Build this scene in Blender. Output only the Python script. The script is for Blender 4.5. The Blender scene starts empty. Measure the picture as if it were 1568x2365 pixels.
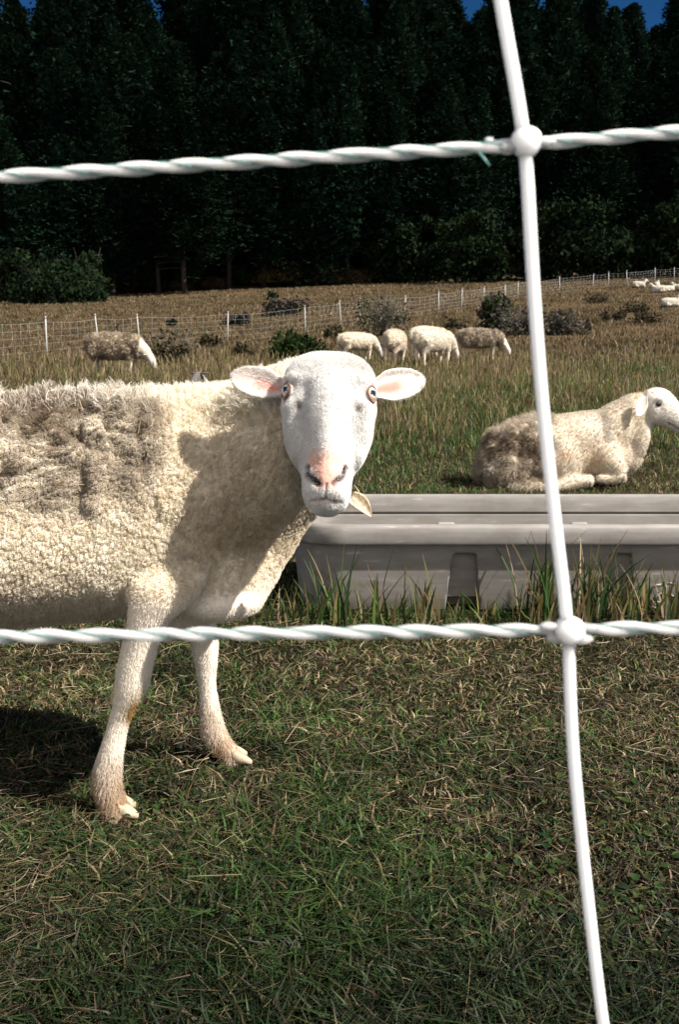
import bpy, math, random
import numpy as np
from mathutils import Vector, Matrix

random.seed(5)
rng = np.random.default_rng(5)
scene = bpy.context.scene
COL = scene.collection
R = math.radians

# ------------------------------------------------------------------ camera, sky, sun, exposure
CAM_H, PITCH = 0.775, R(10.08)
FPX = 2299.0                                   # focal length in photograph pixels (1568 x 2365)
cam_data = bpy.data.cameras.new('camera')
cam = bpy.data.objects.new('camera', cam_data)
COL.objects.link(cam)
cam.location = (0, 0, CAM_H)
cam.rotation_euler = (R(90) - PITCH, 0, 0)
cam_data.sensor_fit = 'VERTICAL'
cam_data.sensor_height = 36
cam_data.sensor_width = 24
cam_data.lens = 35
cam_data.clip_start = 0.02
cam_data.clip_end = 3000
cam_data.dof.use_dof = True
cam_data.dof.focus_distance = 1.62
cam_data.dof.aperture_fstop = 18
scene.camera = cam

SUN_EL, SUN_AZ = R(46), R(20)                  # azimuth measured from +X towards the camera
sun_dir = Vector((math.cos(SUN_EL) * math.cos(SUN_AZ), -math.cos(SUN_EL) * math.sin(SUN_AZ), math.sin(SUN_EL)))
sd = bpy.data.lights.new('sun', 'SUN')
sd.energy = 4.1
sd.angle = R(0.6)
sd.color = (1.0, 0.94, 0.855)
sun = bpy.data.objects.new('sun', sd)
sun.rotation_euler = sun_dir.to_track_quat('Z', 'Y').to_euler()
sun.location = (20, -6, 20)
COL.objects.link(sun)

world = bpy.data.worlds.new('World')
scene.world = world
world.use_nodes = True
wn = world.node_tree
wn.nodes.clear()
sky = wn.nodes.new('ShaderNodeTexSky')
sky.sky_type = 'NISHITA'
sky.sun_disc = False
sky.sun_elevation = SUN_EL
sky.sun_rotation = math.atan2(sun_dir.x, sun_dir.y)
sky.altitude = 3000
sky.air_density = 0.33
sky.dust_density = 0.0
sky.ozone_density = 3.0
bg = wn.nodes.new('ShaderNodeBackground')
bg.inputs['Strength'].default_value = 0.055
wo = wn.nodes.new('ShaderNodeOutputWorld')
# unseen bright cloud added behind the camera as frontal fill light
tcw = wn.nodes.new('ShaderNodeTexCoord')
sxw = wn.nodes.new('ShaderNodeSeparateXYZ')
wn.links.new(tcw.outputs['Generated'], sxw.inputs[0])
nzw = wn.nodes.new('ShaderNodeTexNoise')
nzw.inputs['Scale'].default_value = 2.5
nzw.inputs['Detail'].default_value = 6.0
wn.links.new(tcw.outputs['Generated'], nzw.inputs['Vector'])
m1 = wn.nodes.new('ShaderNodeMapRange')
m1.interpolation_type = 'SMOOTHSTEP'
m1.inputs['From Min'].default_value = 0.05
m1.inputs['From Max'].default_value = -0.45
wn.links.new(sxw.outputs['Y'], m1.inputs['Value'])
m2 = wn.nodes.new('ShaderNodeMapRange')
m2.inputs['From Min'].default_value = 0.40
m2.inputs['From Max'].default_value = 0.58
wn.links.new(nzw.outputs[0], m2.inputs['Value'])
mm = wn.nodes.new('ShaderNodeMath')
mm.operation = 'MULTIPLY'
wn.links.new(m1.outputs[0], mm.inputs[0])
wn.links.new(m2.outputs[0], mm.inputs[1])
mixw = wn.nodes.new('ShaderNodeMix')
mixw.data_type = 'RGBA'
wn.links.new(mm.outputs[0], mixw.inputs[0])
tint = wn.nodes.new('ShaderNodeVectorMath')
tint.operation = 'MULTIPLY'
tint.inputs[1].default_value = (0.22, 0.62, 0.80)
wn.links.new(sky.outputs[0], tint.inputs[0])
wn.links.new(tint.outputs[0], mixw.inputs[6])
mixw.inputs[7].default_value = (8.8, 8.0, 7.1, 1)
wn.links.new(mixw.outputs[2], bg.inputs['Color'])
wn.links.new(bg.outputs[0], wo.inputs['Surface'])

vs = scene.view_settings
vs.view_transform = 'Standard'
vs.look = 'None'
vs.exposure = 1.55
vs.gamma = 1.0
vs.use_curve_mapping = False
cy = scene.cycles
cy.max_bounces = 6
cy.diffuse_bounces = 4
cy.glossy_bounces = 3
cy.transmission_bounces = 4
cy.transparent_max_bounces = 8
cy.use_denoising = True

# ------------------------------------------------------------------ photograph pixel -> place
CP, SP = math.cos(PITCH), math.sin(PITCH)


def ray(px, py):
    a = (px - 784.0) / FPX
    b = (1182.5 - py) / FPX
    return np.array([a, CP + b * SP, -SP + b * CP])


def P(px, py, Y):
    d = ray(px, py)
    return np.array([0, 0, CAM_H]) + d * (Y / d[1])


def proj(p):
    p = np.asarray(p)
    y = p[..., 1]
    z = p[..., 2] - CAM_H
    zc = y * CP - z * SP
    yc = y * SP + z * CP
    zc = np.where(np.abs(zc) < 1e-4, 1e-4, zc)
    return 784 + p[..., 0] / zc * FPX, 1182.5 - yc / zc * FPX


# ------------------------------------------------------------------ vectorised noise
def _hash(ix, iy, iz, s):
    h = (ix.astype(np.int64) * 374761393 + iy.astype(np.int64) * 668265263 + iz.astype(np.int64) * 2147483647 + s * 1274126177) & 0xFFFFFFFF
    h = ((h ^ (h >> 13)) * 1274126177) & 0xFFFFFFFF
    h = ((h ^ (h >> 16)) * 2246822519) & 0xFFFFFFFF
    h = h ^ (h >> 15)
    return (h & 0xFFFFFF) / float(0xFFFFFF)


def vnoise(p, s=0):
    p = np.asarray(p, float)
    i = np.floor(p).astype(np.int64)
    f = p - i
    f = f * f * (3 - 2 * f)
    r = 0
    for dx in (0, 1):
        wx = f[:, 0] if dx else 1 - f[:, 0]
        for dy in (0, 1):
            wy = f[:, 1] if dy else 1 - f[:, 1]
            for dz in (0, 1):
                wz = f[:, 2] if dz else 1 - f[:, 2]
                r = r + wx * wy * wz * _hash(i[:, 0] + dx, i[:, 1] + dy, i[:, 2] + dz, s)
    return r * 2 - 1


def fbm(p, octv=3, s=0):
    p = np.asarray(p, float)
    r, a, n = 0, 1.0, 0
    for o in range(octv):
        r = r + a * vnoise(p * (2.03 ** o) + 7.3 * o, s + o)
        n += a
        a *= 0.5
    return r / n


def worley(p, size, s=0):
    """nearest jittered lattice point: distance and centre"""
    q = np.asarray(p, float) / size
    i = np.floor(q).astype(np.int64)
    best = np.full(len(q), 1e9)
    cen = np.zeros_like(q)
    for dx in (-1, 0, 1):
        for dy in (-1, 0, 1):
            for dz in (-1, 0, 1):
                jx, jy, jz = i[:, 0] + dx, i[:, 1] + dy, i[:, 2] + dz
                c = np.stack([jx + _hash(jx, jy, jz, s + 11), jy + _hash(jx, jy, jz, s + 12), jz + _hash(jx, jy, jz, s + 13)], 1)
                d = ((c - q) ** 2).sum(1)
                m = d < best
                best[m] = d[m]
                cen[m] = c[m]
    return np.sqrt(best) * size, cen * size


def sstep(a, b, x):
    t = np.clip((x - a) / (b - a), 0, 1)
    return t * t * (3 - 2 * t)


# ------------------------------------------------------------------ materials
def new_mat(name):
    m = bpy.data.materials.new(name)
    m.use_nodes = True
    nt = m.node_tree
    b = nt.nodes.get('Principled BSDF')
    return m, nt, b


def nd(nt, typ, **kw):
    n = nt.nodes.new(typ)
    for k, v in kw.items():
        if k in n.inputs:
            n.inputs[k].default_value = v
        else:
            setattr(n, k, v)
    return n


def ramp(nt, stops):
    r = nt.nodes.new('ShaderNodeValToRGB')
    e = r.color_ramp.elements
    while len(e) < len(stops):
        e.new(0.5)
    for k, (p, c) in enumerate(stops):
        e[k].position = p
        e[k].color = (*c, 1)
    return r


def mat_attr(name, rough=0.9, noise=0.0, nscale=60.0, transl=0.0, spec=0.15, bump=0.0, bscale=200.0):
    """colour from the 'col' attribute, broken up by noise; optional translucency (leaves, wool)"""
    m, nt, b = new_mat(name)
    at = nd(nt, 'ShaderNodeAttribute')
    at.attribute_name = 'col'
    src = at.outputs['Color']
    if noise > 0:
        tc = nd(nt, 'ShaderNodeTexCoord')
        nz = nd(nt, 'ShaderNodeTexNoise', Scale=nscale, Detail=4.0)
        nt.links.new(tc.outputs['Object'], nz.inputs['Vector'])
        mr = nd(nt, 'ShaderNodeMapRange')
        mr.inputs['From Min'].default_value = 0.25
        mr.inputs['From Max'].default_value = 0.75
        mr.inputs['To Min'].default_value = 1 - noise
        mr.inputs['To Max'].default_value = 1 + noise
        nt.links.new(nz.outputs[0], mr.inputs['Value'])
        vm = nd(nt, 'ShaderNodeVectorMath', operation='SCALE')
        nt.links.new(src, vm.inputs[0])
        nt.links.new(mr.outputs[0], vm.inputs['Scale'])
        src = vm.outputs[0]
    nt.links.new(src, b.inputs['Base Color'])
    b.inputs['Roughness'].default_value = rough
    b.inputs['Specular IOR Level'].default_value = spec
    if bump > 0:
        tc2 = nd(nt, 'ShaderNodeTexCoord')
        n2 = nd(nt, 'ShaderNodeTexNoise', Scale=bscale, Detail=3.0)
        nt.links.new(tc2.outputs['Object'], n2.inputs['Vector'])
        bp = nd(nt, 'ShaderNodeBump', Strength=bump, Distance=0.002)
        nt.links.new(n2.outputs[0], bp.inputs['Height'])
        nt.links.new(bp.outputs[0], b.inputs['Normal'])
    if transl > 0:
        tr = nd(nt, 'ShaderNodeBsdfTranslucent')
        nt.links.new(src, tr.inputs['Color'])
        mx = nd(nt, 'ShaderNodeMixShader', Fac=transl)
        out = nt.nodes.get('Material Output')
        nt.links.new(b.outputs[0], mx.inputs[1])
        nt.links.new(tr.outputs[0], mx.inputs[2])
        nt.links.new(mx.outputs[0], out.inputs['Surface'])
    return m


def mat_plain(name, col, rough=0.6, spec=0.3, noise=0.15, nscale=30.0, bump=0.0, bscale=200.0):
    m, nt, b = new_mat(name)
    tc = nd(nt, 'ShaderNodeTexCoord')
    nz = nd(nt, 'ShaderNodeTexNoise', Scale=nscale, Detail=5.0)
    nt.links.new(tc.outputs['Object'], nz.inputs['Vector'])
    c = np.array(col)
    rp = ramp(nt, [(0.3, tuple(np.clip(c * (1 - noise), 0, 1))), (0.7, tuple(np.clip(c * (1 + noise), 0, 1)))])
    nt.links.new(nz.outputs[0], rp.inputs[0])
    nt.links.new(rp.outputs[0], b.inputs['Base Color'])
    b.inputs['Roughness'].default_value = rough
    b.inputs['Specular IOR Level'].default_value = spec
    if bump > 0:
        n2 = nd(nt, 'ShaderNodeTexNoise', Scale=bscale, Detail=3.0)
        nt.links.new(tc.outputs['Object'], n2.inputs['Vector'])
        bp = nd(nt, 'ShaderNodeBump', Strength=bump, Distance=0.002)
        nt.links.new(n2.outputs[0], bp.inputs['Height'])
        nt.links.new(bp.outputs[0], b.inputs['Normal'])
    return m


M_SKIN = mat_attr('sheep_skin', rough=0.85, noise=0.10, nscale=120, bump=0.25, bscale=300)
M_WOOL = mat_attr('sheep_wool', rough=0.9, transl=0.25, spec=0.1)
M_GRASS = mat_attr('grass_blades', rough=0.6, transl=0.3, spec=0.25)
M_STRAW = mat_attr('dry_straw', rough=0.7, transl=0.1, spec=0.2)
M_LEAF = mat_attr('foliage', rough=0.8, transl=0.12, spec=0.02)
M_BARK = mat_plain('bark', (0.03, 0.024, 0.02), rough=0.9, noise=0.4, nscale=6)
M_TWIG = mat_plain('grey_twigs', (0.085, 0.075, 0.068), rough=0.9, noise=0.3, nscale=9)
def mat_rope():
    m = mat_plain('white_polyethylene', (0.96, 0.96, 0.96), rough=0.6, spec=0.1, noise=0.02, nscale=400, bump=0.05, bscale=1500)
    b = m.node_tree.nodes['Principled BSDF']
    b.inputs['Subsurface Weight'].default_value = 1.0
    b.inputs['Subsurface Radius'].default_value = (1.0, 1.0, 1.0)
    b.inputs['Subsurface Scale'].default_value = 0.02
    return m


M_ROPE = mat_rope()
M_WIRE = mat_plain('green_wire', (0.10, 0.26, 0.24), rough=0.4, spec=0.5, noise=0.1)
M_POST = mat_plain('white_fence_post', (0.40, 0.40, 0.39), rough=0.5, noise=0.08)
M_HOOF = mat_plain('hoof_horn', (0.36, 0.29, 0.20), rough=0.75, noise=0.45, nscale=60, bump=.4, bscale=300)


# ------------------------------------------------------------------ mesh helpers
def mesh_np(name, V, faces, mat=None, col=None, smooth=True, parent=None, link=True):
    """V (n,3); faces: list of int arrays (m,k)"""
    V = np.ascontiguousarray(V, dtype=np.float32)
    me = bpy.data.meshes.new(name)
    me.vertices.add(len(V))
    me.vertices.foreach_set('co', V.ravel())
    if not isinstance(faces, (list, tuple)):
        faces = [faces]
    faces = [np.asarray(f, dtype=np.int32) for f in faces if len(f)]
    lv = np.concatenate([f.ravel() for f in faces])
    tot = np.concatenate([np.full(len(f), f.shape[1], dtype=np.int32) for f in faces])
    st = np.concatenate([[0], np.cumsum(tot)[:-1]]).astype(np.int32)
    me.loops.add(len(lv))
    me.loops.foreach_set('vertex_index', lv)
    me.polygons.add(len(tot))
    me.polygons.foreach_set('loop_start', st)
    me.polygons.foreach_set('loop_total', tot)
    if smooth:
        me.polygons.foreach_set('use_smooth', np.ones(len(tot), dtype=bool))
    me.update(calc_edges=True)
    me.validate()
    if col is not None:
        set_col(me, col)
    if mat:
        me.materials.append(mat)
    if not link:
        return me
    o = bpy.data.objects.new(name, me)
    COL.objects.link(o)
    if parent:
        o.parent = parent
    return o


def set_col(me, col):
    a = me.attributes.new('col', 'FLOAT_COLOR', 'POINT')
    c = np.ones((len(me.vertices), 4), dtype=np.float32)
    c[:, :3] = col
    a.data.foreach_set('color', c.ravel())


def curves_np(name, pts, rad, col, mat, parent=None):
    """pts (N,K,3), rad (N,K) or (K,), col (N,3): one hair-curves object"""
    N, K = pts.shape[:2]
    hc = bpy.data.hair_curves.new(name)
    hc.add_curves([K] * N)
    hc.attributes['position'].data.foreach_set('vector', np.ascontiguousarray(pts, dtype=np.float32).ravel())
    ra = hc.attributes.get('radius') or hc.attributes.new('radius', 'FLOAT', 'POINT')
    rr = np.broadcast_to(rad, (N, K)).astype(np.float32)
    ra.data.foreach_set('value', np.ascontiguousarray(rr).ravel())
    ca = hc.attributes.new('col', 'FLOAT_COLOR', 'CURVE')
    c = np.ones((N, 4), dtype=np.float32)
    c[:, :3] = col
    ca.data.foreach_set('color', c.ravel())
    hc.materials.append(mat)
    o = bpy.data.objects.new(name, hc)
    COL.objects.link(o)
    if parent:
        o.parent = parent
    return o


class Geo:
    """collects vertices, quads and tris"""

    def __init__(s):
        s.V, s.Q, s.T, s.n = [], [], [], 0

    def add(s, V, Q=(), T=()):
        V = np.asarray(V, float).reshape(-1, 3)
        s.V.append(V)
        if len(Q):
            s.Q.append(np.asarray(Q, int).reshape(-1, 4) + s.n)
        if len(T):
            s.T.append(np.asarray(T, int).reshape(-1, 3) + s.n)
        s.n += len(V)

    def loft(s, rings, cap=True):
        """rings (m,n,3)"""
        r = np.asarray(rings, float)
        m, n = r.shape[:2]
        V = r.reshape(-1, 3)
        Q = []
        for i in range(m - 1):
            for j in range(n):
                k = (j + 1) % n
                Q.append((i * n + j, i * n + k, (i + 1) * n + k, (i + 1) * n + j))
        T = []
        if cap:
            V = np.vstack([V, r[0].mean(0), r[-1].mean(0)])
            a, b = m * n, m * n + 1
            for j in range(n):
                k = (j + 1) % n
                T.append((a, k, j))
                T.append((b, (m - 1) * n + j, (m - 1) * n + k))
        s.add(V, Q, T)

    def tube(s, pts, rad, n=8, flat=1.0, cap=True, side=1.0):
        """tube along pts; rad per point; flat scales the second axis"""
        pts = np.asarray(pts, float)
        rad = np.broadcast_to(rad, (len(pts),))
        t = np.gradient(pts, axis=0)
        t /= np.linalg.norm(t, axis=1)[:, None] + 1e-12
        ref = np.array([0, 0, 1.0]) if abs(t[:, 2]).mean() < 0.8 else np.array([0, 1.0, 0])
        rings = []
        for p, d, r in zip(pts, t, rad):
            a = np.cross(d, ref)
            a /= np.linalg.norm(a) + 1e-12
            b = np.cross(d, a)
            th = np.arange(n) * 2 * math.pi / n
            rings.append(p + r * (side * np.cos(th)[:, None] * a + flat * np.sin(th)[:, None] * b))
        s.loft(rings, cap)

    def ball(s, c, r, nu=16, nv=10):
        r = np.broadcast_to(r, (3,))
        rings = []
        for i in range(nv):
            ph = math.pi * (i + 0.5) / nv
            th = np.arange(nu) * 2 * math.pi / nu
            rings.append(np.stack([c[0] + r[0] * math.sin(ph) * np.cos(th), c[1] + r[1] * math.sin(ph) * np.sin(th), np.full(nu, c[2] + r[2] * math.cos(ph))], 1))
        s.loft(rings[::-1])

    def box(s, lo, hi):
        x0, y0, z0 = lo
        x1, y1, z1 = hi
        V = [(x0, y0, z0), (x1, y0, z0), (x1, y1, z0), (x0, y1, z0), (x0, y0, z1), (x1, y0, z1), (x1, y1, z1), (x0, y1, z1)]
        s.add(V, [(0, 3, 2, 1), (4, 5, 6, 7), (0, 1, 5, 4), (1, 2, 6, 5), (2, 3, 7, 6), (3, 0, 4, 7)])

    def arrays(s):
        V = np.vstack(s.V)
        F = []
        if s.Q:
            F.append(np.vstack(s.Q))
        if s.T:
            F.append(np.vstack(s.T))
        return V, F

    def build(s, name, mat=None, parent=None, smooth=True, col=None):
        V, F = s.arrays()
        if col is not None:
            col = np.broadcast_to(col, (len(V), 3))
        return mesh_np(name, V, F, mat, col, smooth, parent)


def fuse(geo, voxel, smooth_it=6, smooth_f=0.5):
    """union of the collected shapes as one continuous surface: vertices, faces"""
    V, F = geo.arrays()
    o = mesh_np('fuse_tmp', V, F)
    m = o.modifiers.new('r', 'REMESH')
    m.mode = 'VOXEL'
    m.voxel_size = voxel
    if smooth_it:
        m2 = o.modifiers.new('s', 'SMOOTH')
        m2.factor = smooth_f
        m2.iterations = smooth_it
    dg = bpy.context.evaluated_depsgraph_get()
    ev = o.evaluated_get(dg)
    me = ev.to_mesh()
    n = len(me.vertices)
    co = np.empty(n * 3, dtype=np.float32)
    me.vertices.foreach_get('co', co)
    me.calc_loop_triangles()
    np_ = len(me.polygons)
    tot = np.empty(np_, dtype=np.int32)
    me.polygons.foreach_get('loop_total', tot)
    lv = np.empty(len(me.loops), dtype=np.int32)
    me.loops.foreach_get('vertex_index', lv)
    st = np.concatenate([[0], np.cumsum(tot)[:-1]])
    faces = []
    for k in np.unique(tot):
        s = st[tot == k]
        faces.append(lv[s[:, None] + np.arange(k)])
    ev.to_mesh_clear()
    me0 = o.data
    bpy.data.objects.remove(o)
    bpy.data.meshes.remove(me0)
    return co.reshape(-1, 3).astype(float), faces


def tris_of(faces):
    out = []
    for f in faces:
        f = np.asarray(f)
        if f.shape[1] == 3:
            out.append(f)
        else:
            out.append(f[:, [0, 1, 2]])
            out.append(f[:, [0, 2, 3]])
    return np.vstack(out)


def vnormals(V, faces):
    T = tris_of(faces)
    n = np.cross(V[T[:, 1]] - V[T[:, 0]], V[T[:, 2]] - V[T[:, 0]])
    N = np.zeros_like(V)
    for k in range(3):
        for a in range(3):
            N[:, a] += np.bincount(T[:, k], weights=n[:, a], minlength=len(V))
    return N / (np.linalg.norm(N, axis=1)[:, None] + 1e-12)


def sample(V, faces, n, weight=None):
    """points on the surface: position, normal, triangle corner indices and weights"""
    T = tris_of(faces)
    e = np.cross(V[T[:, 1]] - V[T[:, 0]], V[T[:, 2]] - V[T[:, 0]])
    ar = np.linalg.norm(e, axis=1)
    if weight is not None:
        ar = ar * weight[T].mean(1)
    c = np.cumsum(ar)
    k = np.searchsorted(c, rng.random(n) * c[-1])
    k = np.minimum(k, len(T) - 1)
    a, b = rng.random(n), rng.random(n)
    m = a + b > 1
    a[m], b[m] = 1 - a[m], 1 - b[m]
    w = np.stack([1 - a - b, a, b], 1)
    p = (V[T[k]] * w[:, :, None]).sum(1)
    return p, T[k], w


def unit(a):
    return a / (np.linalg.norm(a, axis=-1)[..., None] + 1e-12)


def tag(o, label=None, cat=None, group=None, kind=None):
    if label:
        o['label'] = label
    if cat:
        o['category'] = cat
    if group:
        o['group'] = group
    if kind:
        o['kind'] = kind
    return o


def empty(name, loc):
    o = bpy.data.objects.new(name, None)
    o.empty_display_size = 0.1
    o.location = [float(v) for v in loc]
    COL.objects.link(o)
    return o


def adopt(child, root):
    """parent a mesh built in world coordinates to a root standing elsewhere"""
    child.parent = root
    child.matrix_parent_inverse = Matrix.Translation(root.location).inverted()
    return child


# ------------------------------------------------------------------ terrain
def terrain(x, y):
    x = np.asarray(x, float)
    y = np.asarray(y, float)
    s = np.log1p(np.exp(np.clip((y - 26) / 4, -30, 30))) * 4
    s = np.where((y - 26) / 4 > 29, y - 26, s)
    z = 0.062 * s + 2.0e-4 * s * s * (s < 75) + (s >= 75) * (2.0e-4 * 75 * 75 + 0.03 * (s - 75))
    z = z + 6.5e-4 * np.clip(x, -60, 60) * np.minimum(s, 80)
    hill = np.maximum(0, y - 100 - 0.10 * np.abs(x))
    z = z + 0.40 * np.minimum(hill, 40) - 0.10 * np.maximum(hill - 40, 0)
    q = np.stack([x, y, np.zeros_like(x)], -1).reshape(-1, 3)
    far = sstep(6, 40, y)
    z = z + (fbm(q * 0.9, 2, 3).reshape(x.shape) * 0.018 + fbm(q * 0.22, 2, 9).reshape(x.shape) * 0.16 * far)
    return z


def ground(px, py):
    d = ray(px, py)
    t = 0.6
    prev = t
    for _ in range(4000):
        p = np.array([0, 0, CAM_H]) + d * t
        if p[2] < terrain(p[0:1], p[1:2])[0]:
            break
        prev = t
        t *= 1.01
        if t > 400:
            return None
    lo, hi = prev, t
    for _ in range(20):
        mid = (lo + hi) / 2
        p = np.array([0, 0, CAM_H]) + d * mid
        if p[2] < terrain(p[0:1], p[1:2])[0]:
            hi = mid
        else:
            lo = mid
    p = np.array([0, 0, CAM_H]) + d * hi
    p[2] = terrain(p[0:1], p[1:2])[0]
    return p


ys = np.concatenate([np.linspace(-8, 0.4, 12), np.linspace(0.5, 8, 150), np.geomspace(8.1, 420, 190)])
us = np.linspace(-1, 1, 181)
us = np.sign(us) * (0.45 * np.abs(us) + 0.55 * us ** 2)
YY, UU = np.meshgrid(ys, us, indexing='ij')
XX = UU * (14 + 0.95 * np.abs(YY))
ZZ = terrain(XX, YY)
nr, nc = YY.shape
idx = np.arange(nr * nc).reshape(nr, nc)
Qg = np.stack([idx[:-1, :-1], idx[:-1, 1:], idx[1:, 1:], idx[1:, :-1]], -1).reshape(-1, 4)


def ground_mat():
    m, nt, b = new_mat('pasture_soil_and_thatch')
    geo = nd(nt, 'ShaderNodeNewGeometry')
    n1 = nd(nt, 'ShaderNodeTexNoise', Scale=9.0, Detail=6.0, Roughness=0.7)
    n2 = nd(nt, 'ShaderNodeTexNoise', Scale=0.35, Detail=4.0)
    n3 = nd(nt, 'ShaderNodeTexNoise', Scale=55.0, Detail=3.0)
    for n in (n1, n2, n3):
        nt.links.new(geo.outputs['Position'], n.inputs['Vector'])
    near = ramp(nt, [(0.30, (0.008, 0.009, 0.004)), (0.50, (0.014, 0.014, 0.006)), (0.72, (0.035, 0.027, 0.014))])
    far = ramp(nt, [(0.30, (0.034, 0.026, 0.013)), (0.5, (0.060, 0.042, 0.022)), (0.70, (0.085, 0.056, 0.030))])
    nt.links.new(n1.outputs[0], near.inputs[0])
    nt.links.new(n2.outputs[0], far.inputs[0])
    sx = nd(nt, 'ShaderNodeSeparateXYZ')
    nt.links.new(geo.outputs['Position'], sx.inputs[0])
    mr = nd(nt, 'ShaderNodeMapRange')
    mr.inputs['From Min'].default_value = 8
    mr.inputs['From Max'].default_value = 34
    nt.links.new(sx.outputs['Y'], mr.inputs['Value'])
    mx = nd(nt, 'ShaderNodeMix', data_type='RGBA')
    nt.links.new(mr.outputs[0], mx.inputs[0])
    nt.links.new(near.outputs[0], mx.inputs[6])
    nt.links.new(far.outputs[0], mx.inputs[7])
    # forest floor: needles and earth
    mr2 = nd(nt, 'ShaderNodeMapRange')
    mr2.inputs['From Min'].default_value = 96
    mr2.inputs['From Max'].default_value = 106
    nt.links.new(sx.outputs['Y'], mr2.inputs['Value'])
    mx2 = nd(nt, 'ShaderNodeMix', data_type='RGBA')
    nt.links.new(mr2.outputs[0], mx2.inputs[0])
    nt.links.new(mx.outputs[2], mx2.inputs[6])
    mx2.inputs[7].default_value = (0.010, 0.011, 0.007, 1)
    v = nd(nt, 'ShaderNodeMapRange')
    v.inputs['From Min'].default_value = 0.3
    v.inputs['From Max'].default_value = 0.7
    v.inputs['To Min'].default_value = 0.6
    v.inputs['To Max'].default_value = 1.4
    nt.links.new(n3.outputs[0], v.inputs['Value'])
    sc = nd(nt, 'ShaderNodeVectorMath', operation='SCALE')
    nt.links.new(mx2.outputs[2], sc.inputs[0])
    nt.links.new(v.outputs[0], sc.inputs['Scale'])
    nt.links.new(sc.outputs[0], b.inputs['Base Color'])
    b.inputs['Roughness'].default_value = 0.95
    b.inputs['Specular IOR Level'].default_value = 0.05
    bp = nd(nt, 'ShaderNodeBump', Strength=0.8, Distance=0.02)
    nt.links.new(n1.outputs[0], bp.inputs['Height'])
    nt.links.new(bp.outputs[0], b.inputs['Normal'])
    return m


g = mesh_np('ground', np.stack([XX, YY, ZZ], -1).reshape(-1, 3), Qg, ground_mat())
tag(g, 'rough brown and green sheep pasture rising to a wooded hillside', 'pasture', kind='structure')

# ================================================================== FOREST
exec_forest = True


def conifer_mesh(seed, h, rad, dens, bare=0.12, droop=0.25, dark=1.0):
    r = np.random.default_rng(seed)
    n_br = int(dens * 1.5)
    t = bare + (1 - bare) * r.random(n_br) ** 0.85
    rt = 0.45 + 0.5 * r.random()
    prof = np.where(t < 0.4, 0.78 + 0.22 * t / 0.4, np.maximum(1 - (t - 0.4) / 0.6, 0) ** rt)
    az = r.random(n_br) * 2 * math.pi
    lob = fbm(np.stack([np.cos(az) * 1.6, np.sin(az) * 1.6, t * 5.5], 1) + seed * 5.1, 2, seed)
    lump = 0.55 + 0.55 * r.random(n_br)
    gap = np.clip(0.85 + 1.15 * lob, 0.15, 1.5)
    L = rad * (prof * lump * gap + 0.05)
    d = np.stack([np.cos(az), np.sin(az), -droop + 0.35 * t], 1)
    base = np.stack([np.zeros(n_br), np.zeros(n_br), t * h], 1)
    V, T, C = [], [], []
    k = 8
    for j in range(k):
        f = 0.22 + 0.78 * (j + r.random(n_br)) / k
        c = base + d * (L * f)[:, None] + r.normal(0, 0.16, (n_br, 3))
        s = 0.17 + 0.27 * r.random(n_br)
        side = unit(np.cross(d, [0, 0, 1.0])) + r.normal(0, 0.5, (n_br, 3))
        out = unit(d + r.normal(0, 0.45, (n_br, 3)))
        up = np.array([0, 0, 1.0])
        a = c - side * s[:, None] * 0.55 - up * s[:, None] * (0.1 + 0.25 * r.random(n_br))[:, None]
        b = c + side * s[:, None] * 0.55 - up * s[:, None] * (0.1 + 0.25 * r.random(n_br))[:, None]
        e = c + out * s[:, None] * 1.15 + up * s[:, None] * 0.15
        i0 = sum(len(v) for v in V)
        V.append(np.stack([a, b, e], 1).reshape(-1, 3))
        T.append(np.arange(n_br * 3).reshape(-1, 3) + i0)
        base_c = np.array([0.0040, 0.0115, 0.0076]) * dark
        cl = base_c * (0.55 + 0.9 * r.random((n_br, 1))) + np.array([0.003, 0.003, 0.0]) * r.random((n_br, 1))
        C.append(np.repeat(cl, 3, 0))
    crown = mesh_np('crown', np.vstack(V), np.vstack(T), M_LEAF, np.vstack(C), smooth=False, link=False)
    gg = Geo()
    zz = np.linspace(-0.5, h * 0.97, 9)
    wob = r.normal(0, 0.10, (9, 2)).cumsum(0) * 0.4
    gg.tube(np.stack([wob[:, 0], wob[:, 1], zz], 1), np.linspace(0.30, 0.03, 9) * (h / 22), 7)
    for _ in range(16):
        tt = 0.08 + 0.7 * r.random()
        a = r.random() * 6.28
        ll = rad * (0.3 + 0.4 * r.random())
        p0 = np.array([0, 0, tt * h])
        p1 = p0 + np.array([math.cos(a), math.sin(a), -0.1]) * ll
        gg.tube([p0, (p0 + p1) / 2 + [0, 0, 0.1], p1], [0.07, 0.05, 0.02], 4)
    V2, F2 = gg.arrays()
    trunk = mesh_np('trunk', V2, F2, M_BARK_PALE if seed % 3 == 0 else M_BARK, link=False)
    return crown, trunk


M_BARK_PALE = mat_plain('pale_bark', (0.035, 0.032, 0.03), rough=0.9, noise=0.4, nscale=3)

variants = [
    conifer_mesh(1, 24, 4.6, 1700), conifer_mesh(2, 22, 5.2, 1800, bare=0.2, dark=0.8), conifer_mesh(3, 26, 4.2, 1600, bare=0.3, droop=0.15, dark=1.2),
    conifer_mesh(4, 20, 5.0, 1700, bare=0.05, dark=1.3), conifer_mesh(6, 23, 4.4, 1500, bare=0.35, droop=0.1), conifer_mesh(8, 21, 5.6, 1800, bare=0.1, dark=0.95),
    conifer_mesh(9, 25, 5.0, 1700, bare=0.15, dark=1.4), conifer_mesh(10, 22, 6.0, 1900, bare=0.1, dark=1.1)]


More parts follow.
